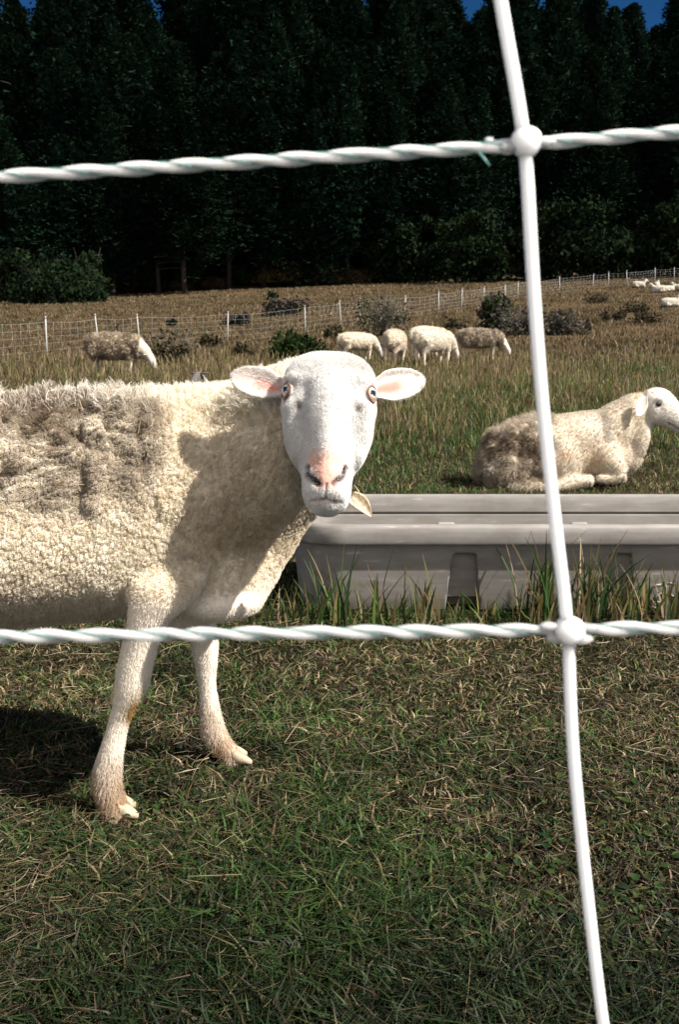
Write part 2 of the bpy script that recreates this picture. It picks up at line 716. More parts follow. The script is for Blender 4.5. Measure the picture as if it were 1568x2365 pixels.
def plant_tree(v, x, y, s, rz, label, group=None, name='conifer_tree'):
    z = float(terrain(np.array([x]), np.array([y]))[0])
    r_ = empty(name, (x, y, z - 0.1))
    r_.rotation_euler.z = rz
    wd_ = random.uniform(0.85, 1.25)
    r_.scale = (s * wd_, s * wd_, s)
    c, t = variants[v]
    for nm, me in (('crown', c), ('trunk', t)):
        o = bpy.data.objects.new(nm, me)
        COL.objects.link(o)
        o.parent = r_
    tag(r_, label, 'tree', group)
    return r_


tr = random.Random(11)
rows = [(101, 28, 0.72, 3.9), (105, 30, 0.80, 3.9), (110, 30, 0.86, 4.1), (116, 32, 0.90, 4.1), (122, 34, 0.92, 4.0), (129, 36, 0.95, 4.0), (136, 38, 0.98, 4.0)]
for ri, (yy, n, s, sp) in enumerate(rows):
    for k in range(n):
        x = (k - (n - 1) / 2) * sp + tr.uniform(-1.5, 1.5) + (0.5 * sp if ri % 2 else 0)
        if abs(x) > 0.40 * yy + 6:
            continue
        y = yy + tr.uniform(-2.2, 2.2) + 0.06 * abs(x)
        if x < -14 and ri == 0:
            y -= 6
        lab = ('tall dark conifer in the dense forest wall, its top lost among the others' if ri < 5 else 'tall dark conifer on the crest of the wooded hill, top against the blue sky')
        gp = 'conifers of the forest wall' if ri < 5 else 'conifers along the skyline'
        plant_tree(tr.randrange(8), x, y, s * tr.uniform(0.80, 1.22) * (0.80 if x > 14 and ri > 2 else (1.14 if x < -14 and ri > 3 else 1)) * (0.96 if ri > 4 else 1), tr.uniform(0, 6.28), lab, gp)


def leafy(name, c, r, h, n_leaf, size, color, n_stem, stem_mat, label, cat='shrub', group=None, spread=1.0, seed=0, leaf_name='foliage', trunk=None, dim=0.55):
    """bush: leaf sprays filling an uneven dome, with visible stems"""
    rr = np.random.default_rng(seed + 100)
    root = empty(name, (c[0], c[1], c[2]))
    tag(root, label, cat, group)
    lobes = []
    for _ in range(9):
        a = rr.random() * 6.28
        q = rr.random() ** 0.5 * 0.7
        lobes.append((math.cos(a) * q * r, math.sin(a) * q * r, h * (0.25 + 0.55 * rr.random()), r * (0.25 + 0.3 * rr.random())))
    if n_leaf:
        lo = np.array(lobes)
        k = rr.integers(0, len(lo), n_leaf)
        d = unit(rr.normal(0, 1, (n_leaf, 3)))
        rad = lo[k, 3] * (0.35 + 0.75 * rr.random(n_leaf) ** 0.6)
        p = lo[k, :3] + d * rad[:, None] * np.array([1, 1, 0.8])
        if trunk is None:
            low = rr.random(n_leaf) < 0.35
            p[low, 2] = rr.random(low.sum()) * h * 0.5
        p[:, 2] = np.clip(p[:, 2], 0.02, None)
        s = size * (0.6 + 0.8 * rr.random(n_leaf))
        u = unit(rr.normal(0, 1, (n_leaf, 3)))
        v = unit(np.cross(u, rr.normal(0, 1, (n_leaf, 3))))
        V = np.stack([p - u * s[:, None] * 0.5, p + v * s[:, None] * 0.3, p + u * s[:, None] * 0.6, p - v * s[:, None] * 0.3], 1).reshape(-1, 3)
        cc = dim * np.array(color)[rr.integers(0, len(color), n_leaf)] * (0.6 + 0.8 * rr.random((n_leaf, 1)))
        mesh_np(leaf_name, V, np.arange(n_leaf * 4).reshape(-1, 4), M_LEAF, np.repeat(cc, 4, 0), smooth=False, parent=root)
    gg = Geo()
    if trunk:
        th, tw = trunk
        gg.tube([(0, 0, -0.2), (0.1, 0, th * 0.5), (0.0, 0.1, th)], [tw, tw * 0.8, tw * 0.7], 8)
        for L in lobes:
            p1 = np.array(L[:3])
            p0 = np.array([0, 0, th * 0.9])
            gg.tube([p0, (p0 + p1) / 2 + [0, 0, 0.2], p1], [tw * 0.45, tw * 0.3, tw * 0.12], 5)
    for _ in range(n_stem):
        a = rr.random() * 6.28
        q = rr.random() ** 0.6
        L = h * (0.6 + 0.55 * rr.random())
        p = np.zeros((5, 3))
        d = np.array([math.cos(a) * q * r * 0.9, math.sin(a) * q * r * 0.9, L])
        f = np.linspace(0, 1, 5)
        p = f[:, None] * d * np.stack([f ** 0.3, f ** 0.3, np.ones(5)], 1) + rr.normal(0, 0.03 * h, (5, 3)) * f[:, None]
        w = 0.012 * h * (0.5 + 0.8 * rr.random()) * spread
        gg.tube(p, np.linspace(w, w * 0.25, 5), 4)
        for _b in range(3):
            i = rr.integers(1, 4)
            b = p[i] + np.array([rr.normal(0, 0.22), rr.normal(0, 0.22), 0.25 + 0.2 * rr.random()]) * h * 0.6
            gg.tube([p[i], (p[i] + b) / 2 + rr.normal(0, 0.03 * h, 3), b], [w * 0.5, w * 0.35, w * 0.15], 3)
    if gg.n:
        gg.build('trunk' if trunk else 'stems', stem_mat, root)
    return root


GREEN_D = [(0.016, 0.032, 0.014), (0.024, 0.042, 0.016), (0.012, 0.022, 0.012)]
GREEN_M = [(0.03, 0.055, 0.015), (0.04, 0.06, 0.02), (0.02, 0.04, 0.014)]
GREY_B = [(0.06, 0.055, 0.05), (0.09, 0.08, 0.07), (0.04, 0.045, 0.03)]
BROWN_B = [(0.07, 0.055, 0.035), (0.05, 0.05, 0.022), (0.10, 0.08, 0.05)]
OCHRE = [(0.20, 0.13, 0.055), (0.15, 0.10, 0.045), (0.12, 0.10, 0.04)]


def at_ground(px, py):
    p = ground(px, py)
    if p is None:
        raise ValueError((px, py))
    return p


def bush_px(px, py, wpx, hpx, **kw):
    """bush standing on the ground at photograph pixel, wpx wide and hpx high as seen there"""
    p = at_ground(px, py)
    k = p[1] / FPX
    return leafy('shrub' if 'name' not in kw else kw.pop('name'), p, wpx * k / 2, hpx * k, **kw)


# forest edge
bush_px(120, 702, 270, 82, n_leaf=4200, size=0.36, color=GREEN_D, n_stem=8, stem_mat=M_BARK, label='large dark green bush at the left forest edge, below the pale grey one', seed=1)
bush_px(112, 690, 150, 112, n_leaf=1500, size=0.26, color=[(.16, .155, .15), (.11, .11, .10), (.07, .075, .06)], n_stem=60, stem_mat=M_TWIG, label='pale grey leafless bush rising behind the large dark bush at left', seed=2, dim=1.0)
bush_px(10, 698, 130, 120, n_leaf=2600, size=0.36, color=GREEN_D, n_stem=6, stem_mat=M_BARK, label='dark green bush cut by the left edge of the picture', seed=12)
bush_px(212, 694, 110, 120, n_leaf=2600, size=0.35, color=GREEN_D, n_stem=6, stem_mat=M_BARK, label='round dark bush between the large left bush and ochre grass', seed=3)
bush_px(350, 664, 190, 240, n_leaf=3200, size=0.5, color=[(0.03, 0.03, 0.025), (0.04, 0.036, 0.03), (0.02, 0.026, 0.016)], n_stem=60, stem_mat=M_TWIG, label='tall thicket of bare grey stems at the forest edge', seed=4)
bush_px(455, 660, 120, 120, n_leaf=2600, size=0.4, color=GREEN_M, dim=.8, n_stem=6, stem_mat=M_BARK, label='bright green bush left of the broad tree with a forked trunk', seed=5)
bush_px(250, 650, 200, 330, n_leaf=5200, size=0.7, color=GREEN_D, n_stem=0, stem_mat=M_BARK, label='broad dark tree behind the bare grey thicket', cat='tree', name='broadleaf_tree', trunk=(3.0, 0.35), leaf_name='crown', seed=6)
bush_px(530, 648, 230, 270, n_leaf=6500, size=0.55, color=[(0.022, 0.036, 0.022), (0.034, 0.046, 0.026), (0.018, 0.028, 0.02)], n_stem=0, stem_mat=M_BARK, label='broad tree with a dark forked trunk standing at the field edge', cat='tree', name='broadleaf_tree', trunk=(2.6, 0.40), leaf_name='crown', seed=7)
bush_px(60, 655, 260, 330, n_leaf=5200, size=0.7, color=GREEN_D, n_stem=0, stem_mat=M_BARK, label='dark broadleaf tree rising behind the large bush at far left', cat='tree', name='broadleaf_tree', trunk=(3.0, 0.35), leaf_name='crown', seed=8)
bush_px(580, 655, 90, 36, n_leaf=900, size=0.3, color=GREEN_M, n_stem=6, stem_mat=M_BARK, label='low green bush at the foot of the broad tree, right side', seed=9)
OC = [(280, 676, 70, 24, 'dry ochre grass clump beside the left dark bushes'), (420, 668, 60, 14, 'thin ochre grass clump below the bare grey thicket'), (500, 664, 70, 16, 'dry ochre grass clump under the broad tree'),
      (600, 656, 90, 22, 'ochre grass clump right of the trunk of the broad tree'), (665, 654, 140, 28, 'widest mound of dry ochre grass at the forest foot'), (745, 654, 120, 24, 'ochre grass mound next to the widest one, on its right'), (815, 656, 120, 18, 'ochre grass clump fading into the dark forest shade')]
for i, (x, y, w, h, lab) in enumerate(OC):
    bush_px(x, y, w, h, n_leaf=2600, size=0.24, color=OCHRE, dim=.42, n_stem=10, stem_mat=M_TWIG, cat='grass clump', name='grass_clump', label=lab, group='ochre grass clumps at the forest edge', seed=20 + i)
# right forest edge understory
for i in range(9):
    px = 900 + i * 85
    py = 652 if i < 3 else 648 - (i - 3) * 2
    bush_px(px, py, 150, 120 + 40 * (i % 3), n_leaf=2600, size=0.45, color=GREEN_D, dim=.45, n_stem=0, stem_mat=M_BARK, label='dark undergrowth bush in the shade below the conifers', group='undergrowth below the conifers', seed=40 + i)
# shrubs in the pasture
bush_px(405, 845, 130, 75, n_leaf=900, size=0.10, color=BROWN_B, n_stem=46, stem_mat=M_TWIG, label='grey twiggy shrub right of the brown grazing sheep', seed=60, dim=.9)
bush_px(700, 832, 150, 55, n_leaf=2600, size=0.10, color=GREEN_M, n_stem=14, stem_mat=M_BARK, label='low dark green shrub left of the four white sheep', seed=61)
bush_px(395, 752, 34, 14, n_leaf=300, size=0.12, color=GREEN_D, n_stem=4, stem_mat=M_BARK, label='small dark shrub seen through the far fence above the twiggy shrub', seed=62)
bush_px(548, 752, 66, 26, n_leaf=600, size=0.14, color=GREY_B, n_stem=16, stem_mat=M_TWIG, label='small grey shrub beside a white post of the far fence', seed=63)
bush_px(655, 728, 100, 40, n_leaf=1000, size=0.18, color=GREY_B, n_stem=20, stem_mat=M_TWIG, label='low grey shrub beyond the far fence, in the brown field', seed=64)
bush_px(629, 691, 24, 17, n_leaf=300, size=0.18, color=GREEN_D, n_stem=3, stem_mat=M_BARK, label='tiny dark bush alone in the brown field', seed=65)
bush_px(880, 775, 150, 85, n_leaf=900, size=0.12, color=[(0.05, 0.06, 0.03), (0.09, 0.08, 0.07)], n_stem=44, stem_mat=M_TWIG, label='twiggy grey shrub behind the white sheep group', seed=66, dim=.85)
bush_px(1140, 760, 110, 88, n_leaf=1900, size=0.14, color=GREEN_M + GREY_B, n_stem=20, stem_mat=M_TWIG, label='tall green and grey shrub left of the thick white vertical cord', seed=67, dim=.8)
bush_px(1200, 775, 130, 60, n_leaf=1100, size=0.12, color=GREY_B, n_stem=36, stem_mat=M_TWIG, label='grey shrub partly behind the thick white vertical cord', seed=68, dim=.85)
bush_px(1300, 772, 130, 50, n_leaf=1100, size=0.12, color=GREY_B, n_stem=34, stem_mat=M_TWIG, label='low grey shrub right of the thick white vertical cord', seed=69, dim=.85)
for i, (x, y) in enumerate([(1420, 740), (1500, 745), (1050, 760), (480, 800), (760, 780), (560, 822), (1385, 700), (1470, 722)]):
    bush_px(x, y, 70, 22, n_leaf=420, size=0.12, color=BROWN_B, n_stem=16, stem_mat=M_TWIG, label='low brown weed clump in the rough middle pasture', cat='weed clump', name='weed_clump', group='brown weed clumps of the middle pasture', seed=80 + i)

# ================================================================== FAR FENCE
post_px = [(-60, 852), (108, 833), (229, 816), (323, 806), (525, 794), (705, 771), (788, 756), (833, 749), (934, 735), (1014, 724), (1066, 714), (1118, 705), (1166, 698), (1196, 690), (1293, 677), (1370, 667), (1406, 663), (1449, 661), (1514, 653), (1558, 650), (1640, 646)]
pp = [at_ground(*q) for q in post_px]
ff = empty('net_fence', pp[1])
tag(ff, 'white electric net fence on thin posts crossing the far pasture', 'fence')
net = Geo()
for i, p in enumerate(pp):
    hgt = 1.05 + random.uniform(-0.05, 0.06)
    lean = random.uniform(-0.09, 0.05)
    gg = Geo()
    wr = 0.019 if p[1] < 45 else 0.026
    gg.tube([p - [0, 0, 0.1], p + [lean * 0.5, 0, hgt * 0.5], p + [lean, 0, hgt]], [wr, wr, wr * 0.8], 8)
    gg.tube([p + [lean, 0, hgt], p + [lean, 0, hgt + 0.05]], [wr * 1.3, wr * 1.1], 8)
    adopt(gg.build('post', M_POST), ff)
    if i + 1 < len(pp):
        q = pp[i + 1]
        L = np.linalg.norm(q - p)
        n = max(4, int(L / 0.45))
        w = 0.0025 if p[1] < 45 else 0.0036
        f = np.linspace(0, 1, 9)
        def along(f, h):
            b = p[None] * (1 - f)[:, None] + q[None] * f[:, None]
            zg = terrain(b[:, 0], b[:, 1])
            b[:, 2] = 0.5 * zg + 0.5 * b[:, 2] + h - 0.05 * np.sin(math.pi * f) * h
            return b
        for h in (0.08, 0.26, 0.44, 0.62, 0.80, 0.98):
            net.tube(along(f, h), w * (1.25 if h > 0.9 else 0.8), 3)
        for k in range(1, n):
            fk = np.array([k / n])
            b0, b1 = along(fk, 0.03)[0], along(fk, 0.98)[0]
            mid = (b0 + b1) / 2 + [random.uniform(-0.04, 0.04), 0, 0]
            net.tube([b0, mid, b1], w, 3)
adopt(net.build('netting', M_POST), ff)

# ================================================================== FRONT NET (close to the lens)
def poly_pts(lst, Y, n=60):
    """smooth path through photograph points, standing in the plane of the net"""
    lst = np.array(lst, float)
    t = np.concatenate([[0], np.cumsum(np.hypot(*np.diff(lst, axis=0).T))])
    tt = np.linspace(0, t[-1], n)
    # cubic through points (Catmull style): linear, then smoothed
    x = np.interp(tt, t, lst[:, 0])
    y = np.interp(tt, t, lst[:, 1])
    for _ in range(6):
        x[1:-1] = (x[:-2] + 2 * x[1:-1] + x[2:]) / 4
        y[1:-1] = (y[:-2] + 2 * y[1:-1] + y[2:]) / 4
    return np.array([P(a, b, Y) for a, b in zip(x, y)])


NET_Y = 0.385
nf = empty('net_fence', (0.09, NET_Y, float(terrain(np.array([0.09]), np.array([NET_Y]))[0])))
tag(nf, 'white twisted-cord fence netting with round knots, right in front of the sheep', 'fence')


def twisted(path, name, r_str=0.00150, r_hel=0.00105, pitch=0.040, ph0=0.0):
    seg = np.linalg.norm(np.diff(path, axis=0), axis=1)
    s = np.concatenate([[0], np.cumsum(seg)])
    n = int(s[-1] / 0.0018)
    ss = np.linspace(0, s[-1], n)
    c = np.stack([np.interp(ss, s, path[:, k]) for k in range(3)], 1)
    t = unit(np.gradient(c, axis=0))
    a = unit(np.cross(t, np.array([0, 1.0, 0])))
    b = np.cross(t, a)
    gg = Geo()
    wv = 0.5 * vnoise(np.stack([ss * 45, ss * 0 + ph0, ss * 0], 1), 5)
    for k in range(2):
        th = ph0 + k * math.pi + ss * 2 * math.pi / pitch + wv
        rr = r_str * (1 + 0.10 * vnoise(np.stack([ss * 120, ss * 0 + k * 9, ss * 0 + ph0], 1), 8))
        gg.tube(c + r_hel * (np.cos(th)[:, None] * a + np.sin(th)[:, None] * b), rr, 10)
    rope = adopt(gg.build(name, M_ROPE), nf)
    g2 = Geo()
    for k in range(2):
        th = ph0 + (k + 0.5) * math.pi + ss * 2 * math.pi / pitch + wv
        g2.tube(c + 0.0018 * (np.cos(th)[:, None] * a + np.sin(th)[:, None] * b), 0.00028, 5)
    w = g2.build('wire', M_WIRE)
    w.parent = rope
    w.matrix_parent_inverse = Matrix.Identity(4)
    return rope


# the strands in the photograph, carried on to both sides beyond its frame
twisted(poly_pts([(-4600, 560), (-770, 452), (0, 409), (1200, 336), (1568, 304), (3085, 254), (6600, 330)], NET_Y, 280), 'cord', ph0=0.4)
twisted(poly_pts([(-4600, 1540), (-730, 1486), (0, 1471), (700, 1462), (1300, 1455), (1568, 1449), (3120, 1470), (6600, 1480)], NET_Y, 280), 'cord', ph0=2.0, r_str=0.00165, r_hel=0.00125, pitch=0.042)
twisted(poly_pts([(-4600, -660), (1050, -780), (6600, -800)], NET_Y, 120), 'cord', ph0=1.0)
twisted(poly_pts([(-4600, 2640), (1430, 2575), (6600, 2580)], NET_Y, 120), 'cord', ph0=1.6)


def strut(lst, r=0.00250):
    path = poly_pts(lst, NET_Y - 0.001, 70)
    gg = Geo()
    gg.tube(path, r, 12)
    return adopt(gg.build('strut', M_ROPE), nf)


strut([(1050, -780), (1110, -330), (1155, 0), (1215, 325), (1229, 620), (1252, 930), (1285, 1230), (1315, 1455), (1318, 1680), (1345, 1960), (1392, 2365), (1430, 2575)], 0.00245)
strut([(-840, -740), (-800, 0), (-760, 450), (-730, 1480), (-690, 2600)])
for x_ in (-2650, -4450, 4860, 6480):
    strut([(x_ - 40, -790), (x_, 400), (x_ + 40, 1480), (x_ + 80, 2590)])
strut([(3000, -810), (3040, 0), (3080, 260), (3120, 1470), (3180, 2560)])


def knot(px, py, r, sx=1.0, seed=0):
    c = P(px, py, NET_Y - 0.001)
    gg = Geo()
    gg.ball(c, np.array([r * sx, r, r]), 24, 16)
    V, F = gg.arrays()
    V = c + (V - c) * (1 + 0.10 * fbm((V - c) * 260 + seed * 13, 2, seed))[:, None]
    o = mesh_np('knot', V, F, M_ROPE)
    return adopt(o, nf)


knot(1216, 328, 0.0056, 1.0, 1)
knot(1316, 1457, 0.0060, 1.08, 2)
# moulded collars and nubs beside the knots
gg = Geo()
for (x, y, r) in [(1268, 1446, 0.0022), (1366, 1450, 0.0020), (1292, 1474, 0.0030), (1340, 1476, 0.0030)]:
    gg = Geo()
    gg.ball(P(x, y, NET_Y - 0.002), (r * 1.8, r * .75, r * .75), 14, 9)
    adopt(gg.build('collar', M_ROPE), nf)
for (x, y, r) in [(1180, 342, 0.0022), (1262, 325, 0.0020), (1130, 322, 0.0009), (1172, 352, 0.0012)]:
    gg = Geo()
    gg.ball(P(x, y, NET_Y - 0.002), (r * 1.8, r * .75, r * .75), 14, 9)
    adopt(gg.build('collar', M_ROPE), nf)
for (x, y, r) in [(-770, 452, 0.0056), (-730, 1486, 0.0056), (3085, 254, 0.0056), (3120, 1470, 0.0056), (1050, -780, 0.0056), (1430, 2575, 0.0056)]:
    knot(x, y, r, 1.0, int(abs(x)))
gg = Geo()
gg.tube([P(1106, 352, NET_Y - 0.002), P(1118, 366, NET_Y - 0.003), P(1131, 383, NET_Y - 0.004)], [0.0006, 0.00045, 0.0003], 6)
adopt(gg.build('frayed_wire', M_WIRE), nf)

# ================================================================== TROUGH
TY0, TY1 = 2.70, 3.27          # rim outer edges, depth


def trough():
    m, nt, b = new_mat('trough_plastic')
    tc = nd(nt, 'ShaderNodeTexCoord')
    n1 = nd(nt, 'ShaderNodeTexNoise', Scale=3.0, Detail=8.0, Roughness=0.7)
    n2 = nd(nt, 'ShaderNodeTexNoise', Scale=60.0, Detail=4.0)
    nt.links.new(tc.outputs['Object'], n1.inputs['Vector'])
    mp = nd(nt, 'ShaderNodeMapping')
    mp.inputs['Scale'].default_value = (0.15, 1, 1)
    nt.links.new(tc.outputs['Object'], mp.inputs['Vector'])
    nt.links.new(mp.outputs[0], n2.inputs['Vector'])
    r1 = ramp(nt, [(0.25, (0.15, 0.139, 0.128)), (0.5, (0.215, 0.203, 0.193)), (0.75, (0.27, 0.256, 0.245))])
    nt.links.new(n1.outputs[0], r1.inputs[0])
    r2 = ramp(nt, [(0.30, (0.84, 0.81, 0.77)), (0.55, (1, 1, 1)), (0.66, (1.06, 1.06, 1.06)), (0.72, (1.6, 1.6, 1.6))])
    nt.links.new(n2.outputs[0], r2.inputs[0])
    mx = nd(nt, 'ShaderNodeMix', data_type='RGBA', blend_type='MULTIPLY')
    mx.inputs[0].default_value = 1
    nt.links.new(r1.outputs[0], mx.inputs[6])
    nt.links.new(r2.outputs[0], mx.inputs[7])
    # dried mud splashed on the lower wall
    sx = nd(nt, 'ShaderNodeSeparateXYZ')
    nt.links.new(tc.outputs['Object'], sx.inputs[0])
    n3 = nd(nt, 'ShaderNodeTexNoise', Scale=14.0, Detail=5.0)
    nt.links.new(tc.outputs['Object'], n3.inputs['Vector'])
    ad = nd(nt, 'ShaderNodeMath', operation='MULTIPLY_ADD')
    ad.inputs[1].default_value = 0.16
    nt.links.new(n3.outputs[0], ad.inputs[0])
    nt.links.new(sx.outputs['Z'], ad.inputs[2])
    mr = nd(nt, 'ShaderNodeMapRange')
    mr.inputs['From Min'].default_value = 0.05
    mr.inputs['From Max'].default_value = 0.14
    mr.inputs['To Min'].default_value = 0.6
    mr.inputs['To Max'].default_value = 0.0
    nt.links.new(ad.outputs[0], mr.inputs['Value'])
    mx2 = nd(nt, 'ShaderNodeMix', data_type='RGBA')
    nt.links.new(mr.outputs[0], mx2.inputs[0])
    nt.links.new(mx.outputs[2], mx2.inputs[6])
    mx2.inputs[7].default_value = (0.16, 0.13, 0.09, 1)
    nt.links.new(mx2.outputs[2], b.inputs['Base Color'])
    b.inputs['Roughness'].default_value = 0.55
    b.inputs['Specular IOR Level'].default_value = 0.35
    bp = nd(nt, 'ShaderNodeBump', Strength=0.10, Distance=0.002)
    nt.links.new(n2.outputs[0], bp.inputs['Height'])
    nt.links.new(bp.outputs[0], b.inputs['Normal'])

    x0 = P(652, 1215, TY0)[0]
    x1 = x0 + 2.05
    zt = P(1200, 1214, TY0)[2]
    cx, cyy = (x0 + x1) / 2, (TY0 + TY1) / 2
    zg = float(terrain(np.array([cx]), np.array([cyy]))[0])
    root = empty('water_trough', (cx, cyy, zg))
    tag(root, 'long beige plastic stock trough with recessed panels, standing in the grass', 'trough')
    hx, hy = (x1 - x0) / 2, (TY1 - TY0) / 2
    H = zt - zg

    def ring(ox, z, rc=0.16, n=14):
        """rounded rectangle, inset ox from the rim outline; straight sides finely divided"""
        a, bb = hx - ox, hy - ox
        r = max(0.01, rc - ox)
        pts = []
        ns = 320
        for qx, qy, a0 in ((1, 1, 0), (-1, 1, 90), (-1, -1, 180), (1, -1, 270)):
            for k in range(n):
                th = R(a0 + 90 * k / (n - 1))
                pts.append((qx * (a - r) + r * math.cos(th), qy * (bb - r) + r * math.sin(th), z))
            if qx == -1 and qy == 1:       # left end
                pass
        # divide the long sides
        out = []
        m = len(pts)
        for i in range(m):
            p, q = np.array(pts[i]), np.array(pts[(i + 1) % m])
            L = np.linalg.norm(q - p)
            k = ns if L > 0.8 else (10 if L > 0.15 else 1)
            for j in range(k):
                out.append(p + (q - p) * j / k)
        return np.array(out)

    RC = 0.17
    prof = [(0.044, 0.0), (0.038, 0.03), (0.022, H - 0.075), (0.0205, H - 0.055), (0.002, H - 0.054), (0.0, H - 0.048), (0.002, H - 0.024), (0.004, H - 0.010), (0.008, H - 0.003), (0.015, H), (0.024, H),
            (0.032, H - 0.003), (0.036, H - 0.010), (0.038, H - 0.040), (0.039, H - 0.055), (0.031, H - 0.056), (0.031, H - 0.063), (0.041, H - 0.066), (0.043, H - 0.09), (0.055, 0.035), (0.10, 0.02)]
    # densify the outer wall so the recesses can be pressed into it
    full = []
    for (o0, z0), (o1, z1) in zip(prof[:-1], prof[1:]):
        k = 26 if (o0, z0) == prof[1] else 1
        for j in range(k):
            f = j / k
            full.append((o0 + (o1 - o0) * f, z0 + (z1 - z0) * f))
    full.append(prof[-1])
    rings = [ring(o, z, RC) for o, z in full]
    gg = Geo()
    gg.loft(np.array(rings), cap=False)
    # floor
    base = rings[-1]
    gg.add(np.vstack([base, base.mean(0)]), T=[(j, (j + 1) % len(base), len(base)) for j in range(len(base))])
    V, F = gg.arrays()
    # recessed tapered panels on the long walls
    pans = []
    for (l, r_) in ((1035, 1108), (1397, 1467)):
        a = P(l, 1330, TY0 + 0.03)[0] - cx
        b_ = P(r_, 1330, TY0 + 0.03)[0] - cx
        pans.append(((a + b_) / 2, (b_ - a) / 2))
    step = pans[1][0] - pans[0][0]
    pans += [(pans[1][0] + step, pans[0][1]), (pans[1][0] + 2 * step, pans[0][1])]
    ztop, zbot = H - 0.085, -0.02
    for c, hw in pans:
        zz = V[:, 2]
        w = hw * (1.12 - 0.38 * np.clip(zz / ztop, 0, 1))
        inx = np.clip((w - np.abs(V[:, 0] - c)) / 0.009, 0, 1)
        inz = np.clip((ztop - zz) / 0.012, 0, 1)
        outer = (np.arange(len(V)) < 28 * len(rings[0])) & (np.abs(V[:, 1]) > hy - 0.05) & (zz < H - 0.07) & (zz > -0.01)
        dpt = 0.052 * inx * inz * outer
        V[:, 1] -= np.sign(V[:, 1]) * dpt
    o = mesh_np('tub', V, F, m, parent=root)
    bv = o.modifiers.new('edge', 'EDGE_SPLIT')
    bv.split_angle = R(38)
    # bead along the front rim and the moulded scroll emblem
    g2 = Geo()
    yy = -hy + 0.0325
    def sc(px, py):
        w = P(px, py, TY0 + 0.032)
        return np.array([w[0] - cx, yy + 0.0015, w[2] - zg])
    th = np.linspace(0, 2.6 * math.pi, 40)
    sp = [sc(1532 + (6 + 3.4 * t) * math.cos(t + 0.5) * 1.1, 1385 + (5 + 2.2 * t) * math.sin(t + 0.5)) for t in th]
    g2.tube(sp, 0.0030, 6)
    sp = [sc(1588 + (5 + 3.4 * t) * math.cos(-t + 2.4) * 1.1, 1384 + (5 + 2.2 * t) * math.sin(-t + 2.4)) for t in th]
    g2.tube(sp, 0.0030, 6)
    for pts in ([(1502, 1372), (1512, 1352), (1528, 1350)], [(1530, 1352), (1545, 1346), (1562, 1349)], [(1538, 1350), (1540, 1360)]):
        g2.tube([sc(*q) for q in pts], 0.0028, 6)
    g2.build('emblem', m, root)
    g3 = Geo()
    for px in (1058, 1365):
        g3.ball(np.array([P(px, 1205, TY1 - 0.08)[0] - cx, hy - 0.029, H - 0.075]), (0.006, 0.004, 0.005), 10, 6)
    g3.build('rivet', M_BARK, root)
    return root


TROUGH = trough()

# ================================================================== THE EWE
def ringx(x, zt, zb, yc, hw, n=40, e=2.3):
    th = np.arange(n) * 2 * math.pi / n
    c, s = np.cos(th), np.sin(th)
    y = yc + hw * np.sign(c) * np.abs(c) ** (2 / e)
    z = (zt + zb) / 2 + (zt - zb) / 2 * np.sign(s) * np.abs(s) ** (2 / e)
    return np.stack([np.full(n, x), y, z], 1)


def limb(geo, lst, Y, depth=1.0, inset=0.0, n=16):
    """lst: (py, left, right) outline in the photograph at depth Y -> tapered limb; Y may vary per station (4th item)"""
    rings = []
    for q in lst:
        py, l, r = q[:3]
        y = q[3] if len(q) > 3 else Y
        dp = q[4] if len(q) > 4 else depth
        a, b = P(l + inset, py, y), P(r - inset, py, y)
        c = (a + b) / 2
        rx = (b[0] - a[0]) / 2
        th = np.arange(n) * 2 * math.pi / n
        rings.append(np.stack([c[0] + rx * np.cos(th), c[1] + rx * dp * np.sin(th), np.full(n, c[2])], 1))
    geo.loft(np.array(rings)[::-1])


def ring_path(geo, pts, rads, n=20, squash=1.0):
    geo.tube(pts, rads, n, squash)


YC = 1.63


def ycen(px):
    return float(np.interp(px, [-720, 0, 300, 520, 650], [1.56, 1.60, 1.645, 1.67, 1.68]))


body = Geo()
tors = [(-720, 1090, 1260, .05), (-680, 985, 1370, .12), (-590, 915, 1440, .17), (-430, 924, 1462, .185), (-220, 918, 1468, .195), (0, 920, 1446, .19), (150, 920, 1438, .18),
        (300, 918, 1422, .168), (400, 916, 1410, .155), (490, 916, 1404, .14), (545, 940, 1396, .115), (585, 990, 1375, .09), (615, 1060, 1325, .05)]
rings = []
for px, a, b, hw in tors:
    yc = ycen(px)
    A, B = P(px, a, yc), P(px, b, yc - 0.04)
    rings.append(ringx(P(px, 1150, yc)[0], A[2], B[2], yc, hw))
body.loft(np.array(rings))
NK = [(470, 1165, 1.665, .160), (542, 1114, 1.655, .146), (616, 1062, 1.635, .126), (680, 1015, 1.605, .108), (722, 975, 1.575, .088), (752, 945, 1.545, .072)]
body.tube([P(*q[:3]) for q in NK], [q[3] for q in NK], 28)
# chest and brisket
body.ball(P(545, 1285, 1.625), (.078, .10, .085), 20, 12)
body.tube([P(640, 1112, 1.61), P(590, 1210, 1.63), P(525, 1300, 1.64), P(470, 1350, 1.65)], [.066, .078, .078, .065], 20)
body.ball(P(505, 1385, 1.575), (.082, .075, .030), 20, 12)
body.ball(P(400, 1270, 1.605), (.110, .075, .15), 20, 12)      # near shoulder
TV, TF = fuse(body, 0.013, 9)
body = Geo()
for f_ in TF:
    if f_.shape[1] == 4:
        body.add(TV, Q=f_)
near = [(1225, 340, 450, 1.59, .5), (1290, 315, 470, 1.545, .6), (1345, 299, 470, 1.515, .7), (1392, 295, 440, 1.502, .75), (1438, 291, 388, 1.495, .85), (1483, 281, 368), (1528, 271, 356), (1573, 263, 347), (1600, 261, 338), (1633, 257, 318), (1663, 248, 300), (1693, 240, 293), (1723, 230, 288),
        (1753, 220, 282), (1783, 213, 278), (1813, 216, 277), (1843, 224, 288), (1872, 232, 300), (1888, 240, 306)]
limb(body, near, 1.50, inset=2)
